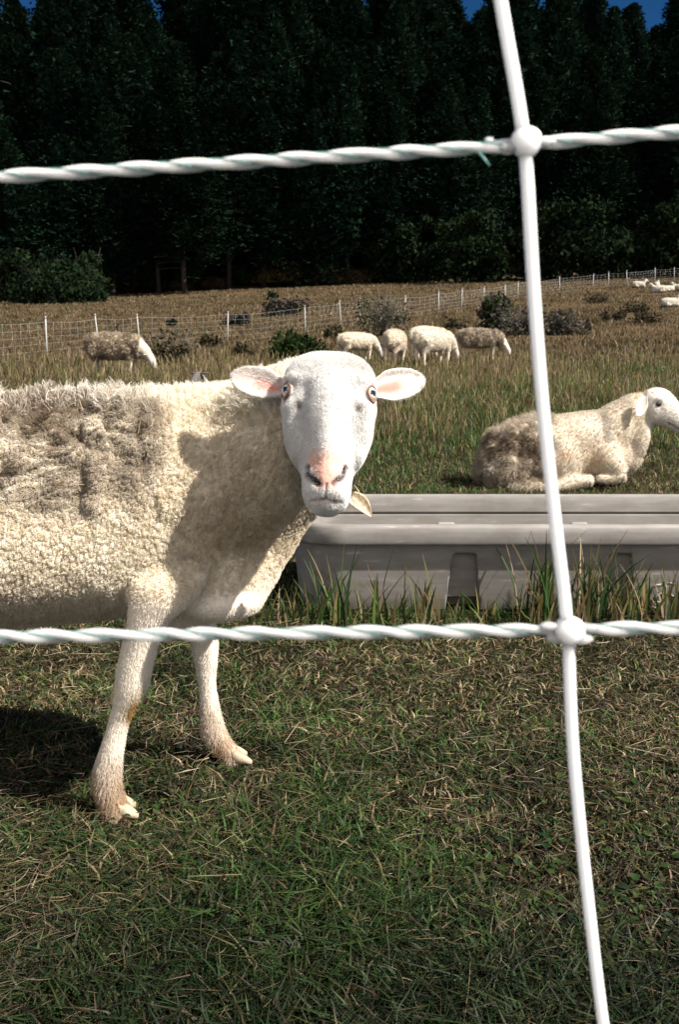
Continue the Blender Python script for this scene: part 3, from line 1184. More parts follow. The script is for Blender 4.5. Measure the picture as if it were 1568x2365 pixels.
far = [(1300, 400, 505), (1400, 415, 502), (1438, 426, 499), (1483, 437, 506), (1528, 447, 503), (1573, 455, 499), (1618, 459, 505), (1663, 462, 514), (1693, 466, 524), (1712, 478, 536), (1735, 500, 556), (1756, 516, 566), (1768, 522, 568)]
limb(body, far, 1.72, inset=2)
# hind legs, beyond the frame
limb(body, [(1250, -640, -430, 1.53, .7), (1400, -640, -500), (1500, -650, -560), (1590, -665, -580), (1650, -668, -600), (1780, -640, -580), (1860, -635, -575), (1905, -630, -560)], 1.50)
limb(body, [(1250, -600, -400, 1.72, .7), (1400, -590, -450), (1480, -610, -520), (1560, -625, -545), (1620, -625, -560), (1700, -600, -545), (1740, -595, -540), (1765, -590, -525)], 1.74)
BV, BF = fuse(body, 0.0042, 14)

# ---- head: its own fine surface, run into the neck and joined to the body mesh
TAU = R(22)
ROLL = R(2.4)
HO = P(760, 907, 1.455)
HS = .905
hw_ = np.array([0, -math.sin(TAU), -math.cos(TAU)])
hv_ = np.array([0, -math.cos(TAU), math.sin(TAU)])
hu_ = np.array([1.0, 0, 0])
hu = hu_ * math.cos(ROLL) + hw_ * math.sin(ROLL)
hw = hw_ * math.cos(ROLL) - hu_ * math.sin(ROLL)
hv = hv_
HM = np.stack([hu, hv, hw])                       # rows: local axes


def h2w(q):
    return HO + HS * (np.asarray(q, float) @ HM)


def w2h(p):
    return (np.asarray(p) - HO) @ HM.T / HS


prof = [  # w, half width, front, back, taper of the front, centre u
    (-.072, .026, -.022, -.055, .10, 0), (-.063, .046, -.010, -.075, .12, 0), (-.050, .061, .006, -.09, .15, 0), (-.036, .070, .020, -.10, .20, 0), (-.016, .0745, .030, -.11, .28, 0), (.006, .0755, .036, -.115, .34, 0),
    (.028, .0735, .038, -.115, .46, 0), (.052, .0700, .039, -.112, .54, .000), (.080, .0655, .039, -.104, .56, .000),  (.103, .0560, .038, -.090, .50, .001), (.122, .0448, .036, -.075, .36, .002),
    (.140, .0392, .036, -.062, .24, .003), (.158, .0365, .033, -.055, .16, .003), (.172, .0342, .027, -.05, .10, .003), (.182, .0310, .016, -.045, .06, .003), (.190, .0230, .003, -.040, .04, .003), (.196, .0120, -.010, -.034, 0, .003)]
hd = Geo()
th = np.arange(56) * 2 * math.pi / 56
pw = np.array([q[0] for q in prof])
rr = []
for w in np.linspace(-.072, .196, 60):
    a, f, b, tp, cu = [np.interp(w, pw, [q[k] for q in prof]) for k in range(1, 6)]
    s, c = np.sin(th), np.cos(th)
    mid = -0.022
    v = np.where(s > 0, mid + (f - mid) * np.abs(s) ** 0.85, mid - (mid - b) * np.abs(s) ** 0.9)
    u = a * np.sign(c) * np.abs(c) ** 0.85 * (1 - tp * np.clip(s, 0, 1) ** 1.5) + cu
    rr.append(h2w(np.stack([u, v, np.full(56, w)], 1)))
hd.loft(np.array(rr))
HV, HF = fuse(hd, 0.0017, 12)
L = w2h(HV)
N0 = vnormals(HV, HF)
NL = N0 @ HM.T
front = sstep(-.05, -.01, L[:, 1])
off = np.zeros(len(L))


def gs(u, w, su, sw, v=None, sv=.03):
    d = ((L[:, 0] - u) / su) ** 2 + ((L[:, 2] - w) / sw) ** 2
    if v is not None:
        d = d + ((L[:, 1] - v) / sv) ** 2
    return np.exp(-d)


def seg_d(p0, p1):
    p0, p1 = np.array(p0), np.array(p1)
    q = L[:, [0, 2]]
    t = np.clip(((q - p0) @ (p1 - p0)) / ((p1 - p0) @ (p1 - p0)), 0, 1)
    return np.linalg.norm(q - p0 - t[:, None] * (p1 - p0), axis=1)


EYES = [np.array([-.0588, -.0025, .000]), np.array([.0588, -.0025, .000])]
for e in EYES:
    s = np.sign(e[0])
    off += .0072 * gs(s * .060, -.021, .020, .009, .012)                   # brow
    off += .0050 * gs(s * .064, .023, .020, .012, .005)                     # cheek under the eye
    off += .0052 * gs(s * .060, .046, .009, .028)
    off -= .0048 * gs(s * .036, .004, .011, .018) * front
    off -= .0030 * gs(s * .062, .085, .012, .012, -.01, .03)                         # cheek ridge
    off -= .0080 * gs(s * .043, .070, .012, .036) * front                 # hollow beside the nose bridge
    off -= .0035 * gs(s * .046, .028, .006, .008) * front                 # tear pit
    off += .0030 * gs(s * .056, .098, .012, .028, -.02, .03)              # jaw muscle
    off -= .0040 * gs(s * .048, .118, .007, .02, -.01, .03)
    off += .0032 * gs(s * .028, .163, .016, .016) * front                 # lip pad
    off += .0022 * gs(s * .026, .137, .010, .010) * front                 # nostril wing
off += .0045 * gs(0, -.02, .035, .035) * front
off += .0042 * gs(.001, .07, .013, .06) * front
NOS = [[(-.0285, .130), (-.0260, .143), (-.0095, .158)], [(.0330, .128), (.0280, .143), (.0145, .158)]]
dn = np.full(len(L), 1.0)
for n_ in NOS:
    for a, b in zip(n_[:-1], n_[1:]):
        dn = np.minimum(dn, seg_d(a, b))
off -= .0085 * np.exp(-(dn / .0034) ** 2) * front
dphil = seg_d((.0030, .159), (.0030, .177))
off -= .0022 * np.exp(-(dphil / .0016) ** 2) * front
mouth = [(-.021, .1805), (-.014, .1815), (-.006, .1815), (.003, .1795), (.012, .1815), (.020, .1810), (.026, .1795)]
dm = np.full(len(L), 1.0)
for a, b in zip(mouth[:-1], mouth[1:]):
    dm = np.minimum(dm, seg_d(a, b))
off -= .0028 * np.exp(-(dm / .0018) ** 2) * front
off += .0030 * gs(.003, .188, .018, .006) * front
off += .0007 * fbm(HV * 90, 3, 4)
HV = HV + N0 * off[:, None]
L = w2h(HV)
# eye openings: the lids stop at an almond and the socket drops behind the ball
eye_d = np.full(len(L), 9.0)
RB = .0168
for e in EYES:
    s = np.sign(e[0])
    ax = unit(np.array([s * .89, .455, 0.02]))
    up = np.array([0, 0, 1.0])
    sd_ = np.cross(ax, up)
    rel = L - e
    dist = np.linalg.norm(rel, axis=1)
    nrm = rel / (dist[:, None] + 1e-9)
    la = np.arctan2(rel @ sd_, rel @ ax)
    lb = np.arcsin(np.clip(nrm @ up, -1, 1))
    el = np.sqrt((la / R(52)) ** 2 + (lb / R(48)) ** 2)
    el = np.where(rel @ ax > 0, el, 9)
    near_ = dist < .030
    eye_d = np.where(near_, np.minimum(eye_d, el), eye_d)
    inside = near_ & (el < 1.0)
    lid = near_ & (el >= 1.0) & (el < 1.75)
    HV[inside] = h2w(e + nrm[inside] * (RB - .0045))
    f = 1 - sstep(1.02, 1.7, el[lid])
    tgt = RB + .0016
    HV[lid] = h2w(e + nrm[lid] * (dist[lid] * (1 - f) + np.maximum(dist[lid], tgt) * f)[:, None])
L = w2h(HV)

# colour of the head
hc_ = np.tile(np.array([.71, .70, .685]), (len(HV), 1))


def blend(c, m, t):
    m = np.clip(m, 0, 1)[:, None]
    return c * (1 - m) + np.array(t) * m


nsc = fbm(HV * 140, 3, 21)
pad = sstep(.012, .0, np.maximum(np.abs(L[:, 0] - .003) - .026 * np.clip((.172 - L[:, 2]) / .05, .45, 1.0) + .001, 0)) * sstep(.085, .122, L[:, 2]) * sstep(.172, .158, L[:, 2]) * front
hc_ = blend(hc_, .95 * pad, (.68, .38, .30))
lipm = np.exp(-(dm / .008) ** 2) * front * sstep(.034, .016, np.abs(L[:, 0] - .003))
hc_ = blend(hc_, .40 * lipm, (.62, .40, .34))
hc_ = blend(hc_, (.35 + .5 * (nsc > .1)) * np.exp(-(dm / .0030) ** 2) * front * sstep(.03, .012, np.abs(L[:, 0] - .003)), (.20, .13, .11))
hc_ = blend(hc_, .55 * np.exp(-(dphil / .0020) ** 2) * front, (.33, .17, .13))
hc_ = blend(hc_, 1.15 * np.exp(-(dn / .0046) ** 2) * front * (.75 + .5 * (nsc > -.15)), (.055, .042, .04))
for s in (-1, 1):
    dt_ = seg_d((s * .0500 + .0015, .024), (s * .0455 + .0015, .0315))
    hc_ = blend(hc_, .98 * np.clip(1.6 * np.exp(-(dt_ / .0028) ** 2), 0, 1) * front, (.10, .07, .06))
    hc_ = blend(hc_, .35 * np.exp(-(dt_ / .009) ** 2) * front, (.55, .50, .46))
ring_m = sstep(1.34, 1.10, eye_d)
hc_ = blend(hc_, .9 * ring_m, (.36, .20, .16))
hc_ = blend(hc_, (eye_d < 1.08) * 1.0, (.05, .035, .03))
hc_ = blend(hc_, .5 * sstep(-.02, -.06, L[:, 1]) * sstep(.03, .08, L[:, 2]), (.74, .68, .58))
sp_, _ = worley(HV, .022, 4)
hc_ = blend(hc_, .55 * (sp_ < .0010) * (np.abs(L[:, 0]) < .03) * (L[:, 2] > .06) * front, (.45, .30, .22))


# ears: cupped leaves joined to the head
def ear(base, tip, wid, droop, seed, yaw=0.0):
    base, tip = np.array(base), np.array(tip)
    ax = unit(tip - base)
    n = 26
    fr = unit(np.array([yaw, -0.93, 0.36]))
    upv = unit(np.cross(ax, fr))
    if upv[2] < 0:
        upv = -upv
    fw = unit(np.cross(upv, ax))
    if fw[1] > 0:
        fw = -fw
    ts = np.linspace(0, 1, n)
    prof_w = np.interp(ts, [0, .08, .18, .35, .5, .65, .8, .9, .96, 1], np.array([.46, .52, .68, .98, 1.0, .95, .78, .56, .36, .05]))
    m = 18
    rings_f, C = [], []
    K = np.linspace(-1, 1, m)
    for t, w in zip(ts, prof_w):
        c = base + (tip - base) * t + upv * (-droop * math.sin(math.pi * t * .9)) * .01
        hwid = w * wid / 2
        cup = .40 * (1 - t * .55)
        fpos = c + np.outer(K * hwid, upv) + np.outer(cup * hwid * (np.abs(K) ** 2.2), fw)
        th_ = .0040 * (1 - .5 * t)
        bpos = fpos - np.outer(th_ * (1 - .85 * np.abs(K) ** 4), fw)
        rings_f.append(np.vstack([fpos, bpos[::-1]]))
        inner = np.clip(1 - (np.abs(K + .10) / .62) ** 2.4, 0, 1) * np.clip(sstep(.0, .15, t) * sstep(.86, .45, t), 0, 1)
        cf = np.array([.80, .76, .71]) * (1 - inner[:, None] * .9) + np.array([.52, .18, .14]) * inner[:, None] * .9
        C.append(np.vstack([cf, np.tile([.82, .80, .76], (m, 1))]))
    gg = Geo()
    gg.loft(np.array(rings_f))
    V, F = gg.arrays()
    Cc = np.vstack([np.vstack(C), C[0].mean(0), C[-1].mean(0)])
    return V, F, Cc


def earpt(px, py, Y):
    return P(px, py, Y)


EL = ear(earpt(662, 901, 1.495), earpt(536, 865, 1.51), .049, .3, 1, .45)
ER = ear(earpt(852, 903, 1.495), earpt(980, 875, 1.51), .049, .1, 2)

# ---- the fleece-bearing body: lock relief, matted flaps, colours
px_, py_ = proj(BV)
N0 = vnormals(BV, BF)


def region_fields(pos, nor):
    """leg factor (short hair), neck/shoulder factor, matted rear fleece factor"""
    px, py = proj(pos)
    x, y, z = pos.T
    legm = sstep(.385, .335, z) * (z < .40)
    chest = sstep(.40, .36, z) * (px > 250)
    legm = np.maximum(legm, chest * sstep(.45, .36, z + .02 * fbm(pos * 14, 2, 33)))
    legm = legm * np.where((px < 268) & (px > -420), sstep(.335, .30, z), 1)
    nb = fbm(pos * 7, 2, 31) * 60
    matt = sstep(430, 320, px + nb) * sstep(1210, 1060, py + nb * 1.3)
    return legm, matt


legm, matt = region_fields(BV, N0)
woolm = 1 - legm
d1, c1 = worley(BV + .004 * np.stack([fbm(BV * 60, 2, 1), fbm(BV * 60, 2, 2), fbm(BV * 60, 2, 3)], 1), .0085, 1)
h = woolm * .0012 * (1 - (d1 / .0058)).clip(-.4, 1)
h += woolm * .0022 * fbm(BV * 120, 2, 6)
h += woolm * .0060 * fbm(BV * 9, 3, 7)
# matted, layered fleece on the back: warped overlapping flaps
wv = fbm(BV * 5.5, 3, 14)
sx_ = BV[:, 0] * 13 + BV[:, 2] * -6 + 3.0 * wv
saw = sx_ - np.floor(sx_)
flap = np.minimum(saw / .82, (1 - saw) / .18)
big = (.5 + .5 * fbm(BV * 4.0, 2, 17))
h += matt * (.034 * flap * big + .004 * fbm(BV * 22, 3, 18) - .006)
wv2 = fbm(BV * 9, 3, 24)
s2 = BV[:, 2] * 34 + BV[:, 0] * 8 + 3.0 * wv2
f2 = 1 - np.abs(2 * (s2 - np.floor(s2)) - 1)
h += 0 * matt * .010 * (f2 ** .6 - .5) * sstep(-.2, .3, fbm(BV * 5, 2, 26))
# hanging strip of loose wool on the shoulder
wq = np.stack([px_, py_], 1) + 26 * np.stack([fbm(BV * 12, 3, 51), fbm(BV * 12, 3, 52)], 1) + 8 * np.stack([fbm(BV * 45, 2, 53), fbm(BV * 45, 2, 54)], 1)
for (ax_, ay_, bx_, by_, wd, am) in ((352, 1095, 385, 1185, 10, .008), (208, 1000, 212, 1165, 15, .013), (338, 930, 330, 1040, 13, .011), (20, 1075, 120, 975, 20, .016), (230, 935, 330, 950, 12, .009), (90, 920, 200, 930, 12, .009)):
    a_, b_ = np.array([ax_, ay_]), np.array([bx_, by_])
    t = np.clip(((wq - a_) @ (b_ - a_)) / ((b_ - a_) @ (b_ - a_)), 0, 1)
    dd = wq - a_ - t[:, None] * (b_ - a_)
    nr_ = unit(np.array([-(b_ - a_)[1], (b_ - a_)[0]]).astype(float))
    side = dd @ (nr_ if nr_[0] > 0 else -nr_)
    h += .65 * am * np.exp(-(np.linalg.norm(dd, axis=1) / wd) ** 2) * (BV[:, 1] < YC)
    h -= am * .8 * np.exp(-((side + wd * 1.2) / (wd * .9)) ** 2) * np.exp(-(np.linalg.norm(dd, axis=1) / (wd * 2.4)) ** 2) * (BV[:, 1] < YC)
# wavy parting lines in the mats
wv3 = fbm(BV * 4.5, 3, 34)
s3 = BV[:, 2] * 46 + 6.5 * wv3 + 1.2 * fbm(BV * 22, 2, 35)
f3 = np.abs(2 * (s3 - np.floor(s3)) - 1)
h -= matt * .022 * np.exp(-(f3 / .20) ** 2) * sstep(-.25, .25, fbm(BV * 6, 2, 36))
groove = matt * np.exp(-(f3 / .30) ** 2) * sstep(-.35, .10, fbm(BV * 6, 2, 36))
rg = 1 - np.abs(fbm(BV * [8, 8, 23] + 1.2 * np.stack([fbm(BV * 5, 2, 38), fbm(BV * 5, 2, 39), fbm(BV * 5, 2, 40)], 1), 3, 37)) * 3.4
h -= matt * .013 * np.clip(rg, 0, 1) ** 3
groove = np.maximum(groove, matt * np.clip(rg, 0, 1) ** 4 * .9)
h += legm * .0006 * fbm(BV * 200, 2, 40)
# dewlap fold between near leg and brisket
BV = BV + N0 * h[:, None]


def _h3(c, s):
    q = np.round(c * 1e5).astype(np.int64)
    return _hash(q[:, 0], q[:, 1], q[:, 2], s) * 2 - 1


def wool_colour(pos, hh=None):
    px, py = proj(pos)
    legm, matt = region_fields(pos, None)
    z = pos[:, 2]
    n1 = fbm(pos * 6, 3, 61)
    n2 = fbm(pos * 28, 3, 62)
    c = np.tile(np.array([.88, .815, .71]), (len(pos), 1))
    c = blend(c, .45 + .5 * n2, (.79, .715, .585))
    # weathered grey-brown mats over the back
    c = blend(c, matt * np.clip(.72 + 1.0 * n1 + .6 * n2, .1, 1), (.31, .25, .195))
    c = blend(c, matt * sstep(-.08, .38, fbm(pos * 11, 3, 63)) * .88, (.16, .12, .08))
    w3 = fbm(pos * 4.5, 3, 34)
    s3 = pos[:, 2] * 46 + 6.5 * w3 + 1.2 * fbm(pos * 22, 2, 35)
    f3 = np.abs(2 * (s3 - np.floor(s3)) - 1)
    c = blend(c, .90 * matt * np.exp(-(f3 / .20) ** 2) * sstep(-.25, .25, fbm(pos * 6, 2, 36)), (.13, .095, .065))
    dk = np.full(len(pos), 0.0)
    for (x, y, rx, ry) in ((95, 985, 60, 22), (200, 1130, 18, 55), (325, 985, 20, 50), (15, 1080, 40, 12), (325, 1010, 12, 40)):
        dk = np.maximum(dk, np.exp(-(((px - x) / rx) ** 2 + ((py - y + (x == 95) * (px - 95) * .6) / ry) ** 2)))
    c = blend(c, dk * (.55 + .5 * n2) * .8, (.20, .15, .105))  # dark patches: mostly tuft shadows put into the colour, with some dirt
    # shoulder, chest: yellow stain plus warm shade put into the colour; lower flank browner
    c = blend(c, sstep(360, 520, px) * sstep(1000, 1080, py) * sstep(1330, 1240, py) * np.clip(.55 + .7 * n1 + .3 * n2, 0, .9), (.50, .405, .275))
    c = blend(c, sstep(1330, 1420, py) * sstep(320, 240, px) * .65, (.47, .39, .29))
    # crest of the back is clean
    c = blend(c, sstep(.665, .705, z) * (1 - matt * .6) * .8, (.84, .79, .70))
    # short white hair of the legs, mud on the pasterns, brown knee
    leg = blend(np.tile(np.array([.76, .70, .615]), (len(pos), 1)), .35 + .5 * n2, (.72, .64, .54))
    leg = blend(leg, sstep(.15, .04, z) * (.80 + .5 * n2), (.36, .25, .16))
    kn = np.exp(-(((px - 311) / 22) ** 2 + ((py - 1632 + .9 * (px - 318)) / 27) ** 2))
    leg = blend(leg, 2.2 * kn * (.7 + .6 * n2), (.30, .19, .07))
    kn2 = np.exp(-(((px - 506) / 7) ** 2 + ((py - 1560) / 30) ** 2))
    leg = blend(leg, .6 * kn2, (.40, .28, .14))
    _, cen = worley(pos * np.array([1.15, 1.15, .60]), .0062, 3)
    lk = _h3(cen, 77)
    c = c * (1 + .16 * lk)[:, None] * np.stack([1 + 0 * lk, 1 - .03 * (lk < -.3), 1 - .10 * (lk < -.3)], 1)
    c = c * (1 - legm[:, None]) + leg * legm[:, None]
    return c


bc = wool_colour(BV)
split = np.clip(np.maximum(groove, matt * sstep(.80, .90, saw) * sstep(.45, .65, big)), 0, 1)
bc = blend(bc, .85 * split, (.10, .075, .05))
bc = bc * (1 - .25 * woolm * sstep(.003, .006, d1))[:, None]

# joined mesh
off_b, off_h = 0, len(BV)
Vall, Call, Fall = [BV, HV], [bc, hc_], [f for f in BF] + [f + off_h for f in HF]
o_ = off_h + len(HV)
for V_, F_, C_ in (EL, ER):
    Vall.append(V_)
    Call.append(C_)
    Fall += [np.asarray(f) + o_ for f in F_]
    o_ += len(V_)
EWE = mesh_np('sheep', np.vstack(Vall), Fall, M_SKIN, np.vstack(Call))
tag(EWE, 'cream woolly ewe standing at the fence, white face turned to the camera', 'sheep')


# ---- eyes
def eye_mat():
    m, nt, b = new_mat('sheep_eye')
    at = nd(nt, 'ShaderNodeAttribute')
    at.attribute_name = 'col'
    nt.links.new(at.outputs['Color'], b.inputs['Base Color'])
    b.inputs['Roughness'].default_value = 0.05
    b.inputs['Specular IOR Level'].default_value = 0.6
    b.inputs['Coat Weight'].default_value = 1.0
    b.inputs['Coat Roughness'].default_value = 0.02
    return m


M_EYE = eye_mat()
M_LID = mat_plain('eyelid_skin', (.17, .11, .09), rough=.5, noise=.35, nscale=120)
for e in EYES:
    s = np.sign(e[0])
    ax = unit(np.array([s * .77, .635, 0.02]))
    up = np.array([0, 0, 1.0])
    sd_ = unit(np.cross(ax, up))
    up2 = np.cross(sd_, ax)
    nu, nv = 96, 64
    gg = Geo()
    gg.ball(np.zeros(3), RB, nu, nv)
    V, F = gg.arrays()
    la = (V @ sd_) / RB
    lb = (V @ up2) / RB
    fa = V @ ax > 0
    rad = np.hypot(la, lb)
    V = V + np.outer(.0009 * sstep(.72, .4, rad) * fa, ax)
    c = np.tile(np.array([.52, .42, .36]), (len(V), 1))
    ir = fa & (rad < .78)
    nz = vnoise(V * 900, 3)
    c[ir] = (np.array([.60, .53, .40]) * (1 + .16 * nz[:, None]))[ir]
    c[fa & (rad > .70) & (rad < .82)] = (.20, .145, .10)
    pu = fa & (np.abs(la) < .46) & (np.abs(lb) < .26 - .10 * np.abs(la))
    c[pu] = (.006, .012, .030)  # dark pupil, with the blue of reflected sky put into its colour
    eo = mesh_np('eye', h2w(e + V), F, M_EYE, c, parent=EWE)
    # lids: a rim of skin round the opening
    axl = unit(np.array([s * .89, .455, 0.02]))
    sl = np.cross(axl, up)
    t_ = np.linspace(0, 2 * math.pi, 61)
    A_, B_ = R(52) * np.cos(t_), R(48) * np.sin(t_) * (1 - .12 * np.abs(np.cos(t_)))
    rim = np.stack([np.cos(B_) * np.cos(A_), np.cos(B_) * np.sin(A_), np.sin(B_)], 1)
    rim = rim[:, :1] * axl + rim[:, 1:2] * sl + rim[:, 2:] * up
    gl_ = Geo()
    gl_.tube(h2w(e + rim * (RB + .0008)), HS * (.0019 + .0008 * np.clip(np.sin(t_), 0, 1)), 8)
    gl_.build('eyelid', M_LID, EWE)

# ---- hooves: two claws each, on the ground
for (x, y, Y, s) in ((270, 1892, 1.51, 1), (548, 1762, 1.725, 1), (-592, 1905, 1.51, 1), (-560, 1765, 1.745, 1)):
    c = P(x, y, Y)
    gz = float(terrain(c[0:1], c[1:2])[0])
    sz = .78 if Y > 1.6 else 1.0
    gg = Geo()
    for k in (-1, 1):
        rings = []
        for t in np.linspace(0, 1, 8):
            cx = c[0] - .020 + sz * .047 * t + .012 * (k < 0)
            hw2 = sz * .0132 * math.sqrt(max(0.02, 1 - (t * .98) ** 3))
            ht = sz * .034 * (1 - .72 * t ** 1.4)
            a = np.arange(14) * 2 * math.pi / 14
            rings.append(np.stack([np.full(14, cx), c[1] + k * (.0145 + .004 * t) + hw2 * np.cos(a), gz + .004 + ht / 2 + ht / 2 * np.sign(np.sin(a)) * np.abs(np.sin(a)) ** .7], 1))
        gg.loft(np.array(rings))
    gg.build('hoof', M_HOOF, EWE)


# ---- wool and hair
def grow(V, F, n, weight, length, radius, colour, clump=0.0, clumpsize=.008, lay=(0, 0, 0), jit=.25, curl=0.0, aniso=np.array([1, 1, 1.0]), K=5, name='wool', parent=None, seed=0, mat=None):
    p, tri, w = sample(V, F, n, weight)
    Nn = vnormals(V, F)
    nr = unit((Nn[tri] * w[:, :, None]).sum(1))
    Ln = length(p, nr) if callable(length) else np.full(n, length)
    ly = lay(p, nr) if callable(lay) else np.broadcast_to(np.array(lay, float), (n, 3))
    d = unit(nr + ly + rng.normal(0, jit, (n, 3)))
    f = np.linspace(0, 1, K)
    pts = p[:, None, :] + d[:, None, :] * (Ln[:, None] * f)[:, :, None]
    if clump:
        _, cen = worley(p * aniso, clumpsize, seed + 3)
        cen = cen / aniso
        tipdir = unit(nr + ly + .5 * np.stack([_h3(cen, seed + q) for q in (1, 2, 3)], 1))
        tip = cen + tipdir * Ln[:, None]
        tip = tip + nr * ((p - cen) * nr).sum(1)[:, None]
        pull = clump * f ** 1.3
        line = p[:, None, :] + (tip - p)[:, None, :] * f[None, :, None]
        pts = pts * (1 - pull)[None, :, None] + line * pull[None, :, None]
    if curl:
        ph = rng.random(n) * 6.28
        a = unit(np.cross(d, rng.normal(0, 1, (n, 3))))
        b = np.cross(d, a)
        for k in range(1, K):
            an = ph + f[k] * 7
            pts[:, k] += curl * f[k] * (np.cos(an)[:, None] * a + np.sin(an)[:, None] * b)
    c = colour(p) if callable(colour) else np.tile(np.array(colour), (n, 1))
    c = np.clip(c * (1 + rng.normal(0, .07, (n, 1))), 0, .95)
    return curves_np(name, pts, radius * np.linspace(1, .35, K), c, mat or M_WOOL, parent)


def wool_len(p, nr):
    legm, matt = region_fields(p, nr)
    px, py = proj(p)
    L_ = .0075 + .003 * fbm(p * 14, 2, 71)
    crest = sstep(.62, .69, p[:, 2]) * sstep(.3, .8, nr[:, 2])
    L_ = L_ + .020 * crest * (.6 + .6 * np.abs(fbm(p * 30, 2, 73)))
    L_ = L_ - matt * .0022
    L_ = L_ * (1 - sstep(400, 480, px) * sstep(920, 1000, py) * .35)
    return np.clip(L_, .004, .05)


wl, wm = region_fields(BV, N0)
vis = .25 + .75 * (BV[:, 1] < YC + .05)
vis = vis * np.where(proj(BV)[0] < -150, .35, 1)
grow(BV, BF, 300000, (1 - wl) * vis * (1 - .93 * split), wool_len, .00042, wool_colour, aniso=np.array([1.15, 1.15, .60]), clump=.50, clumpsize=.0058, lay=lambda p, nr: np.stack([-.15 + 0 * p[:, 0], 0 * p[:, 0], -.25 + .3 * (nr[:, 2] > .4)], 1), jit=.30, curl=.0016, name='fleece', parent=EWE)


grow(BV, BF, 34000, (1 - wl) * vis * sstep(.65, .69, BV[:, 2]) * (1 - .75 * wm) * (1 - .9 * split), lambda p, nr: .010 + .022 * rng.random(len(p)) * (.6 + .8 * np.abs(fbm(p * 25, 2, 73))), .00040, (.88, .83, .74), clump=.9, clumpsize=.013, lay=lambda p, nr: np.stack([-.25 + 0 * p[:, 0], 0 * p[:, 0], .5 + 0 * p[:, 0]], 1), jit=.28, curl=.002, name='back_tufts', parent=EWE)


def leg_len(p, nr):
    z = p[:, 2]
    return (.0042 + .0065 * sstep(.14, .06, z)) * (.5 + .7 * rng.random(len(p)))


grow(BV, BF, 90000, wl * np.where(proj(BV)[0] < -150, .2, 1), leg_len, .00028, wool_colour, clump=.15, clumpsize=.006, lay=(0, 0, -1.6), jit=.25, K=4, name='leg_hair', parent=EWE)

# bits of straw caught in the matted fleece
pc, tc_, wc = sample(BV, BF, 260, wm * (1 - wl) * (BV[:, 1] < YC + .1) + .0001)
nc_ = unit((vnormals(BV, BF)[tc_] * wc[:, :, None]).sum(1))
dc_ = unit(np.cross(nc_, rng.normal(0, 1, (260, 3))))
lc_ = .006 + .018 * rng.random(260) ** 2
fc_ = np.linspace(-.5, .5, 4)
curves_np('chaff', pc[:, None] + nc_[:, None] * .006 + dc_[:, None] * (lc_[:, None] * fc_)[:, :, None] + nc_[:, None] * (.003 * fc_ ** 2)[None, :, None], .0005, np.array([(.34, .26, .15), (.20, .14, .08), (.45, .37, .24)])[rng.integers(0, 3, 260)], M_STRAW, EWE)

LH = w2h(HV)
hm = np.where(eye_d < 1.32, 0, 1.0) * (1 - .95 * (np.exp(-(dn / .006) ** 2) * front)) * (1 - .9 * lipm) * (1 - .96 * pad)


def head_len(p, nr):
    l = w2h(p)
    return .0032 - .0016 * sstep(.10, .14, l[:, 2]) + .004 * sstep(-.02, -.06, l[:, 2]) + .008 * sstep(-.03, -.09, l[:, 1])


from_cols = hc_
# colour of face hair follows the skin below it
pF, tF, wF = sample(HV, HF, 1, None)


def face_cols(p):
    l = w2h(p)
    c = np.tile(np.array([.73, .72, .705]), (len(p), 1))
    for s in (-1, 1):
        q = np.hypot(l[:, 0] - s * .048, l[:, 2] - .028)
        c = blend(c, .8 * np.exp(-(q / .0055) ** 2), (.3, .25, .22))
    c = blend(c, .45 * sstep(-.03, -.07, l[:, 1]) * sstep(.0, .08, l[:, 2]), (.76, .69, .58))
    return c


grow(HV, HF, 90000, hm, head_len, .00024, face_cols, lay=lambda p, nr: np.tile(hw * 1.6, (len(p), 1)) * sstep(-.07, .0, w2h(p)[:, 2])[:, None] + .9 * unit(np.stack([.5 * (p[:, 0] - HO[0]) / .07, 0 * p[:, 0] + .4, 0 * p[:, 0] + .5], 1)) * sstep(.0, -.05, w2h(p)[:, 2])[:, None], jit=.30, K=4, name='face_hair', parent=EWE)
for V_, F_, C_ in (EL, ER):
    grow(V_, F_, 9000, .08 + .92 * sstep(.45, .72, C_[:, 1]), .0045, .00022, (.84, .79, .75), lay=lambda p, nr: np.tile(unit(p.mean(0) - HO) * .9, (len(p), 1)), jit=.35, K=3, name='ear_hair', parent=EWE)

# ================================================================== OTHER SHEEP
def cream(base, mottle, dirt=(.40, .32, .23), seed=0):
    def f(p):
        n1 = fbm(p * 7, 3, 61 + seed)
        n2 = fbm(p * 30, 2, 62 + seed)
        c = np.tile(np.array(base), (len(p), 1))
        c = blend(c, mottle * np.clip(.4 + 1.1 * n1 + .5 * n2, 0, 1), dirt)
        return c
    return f


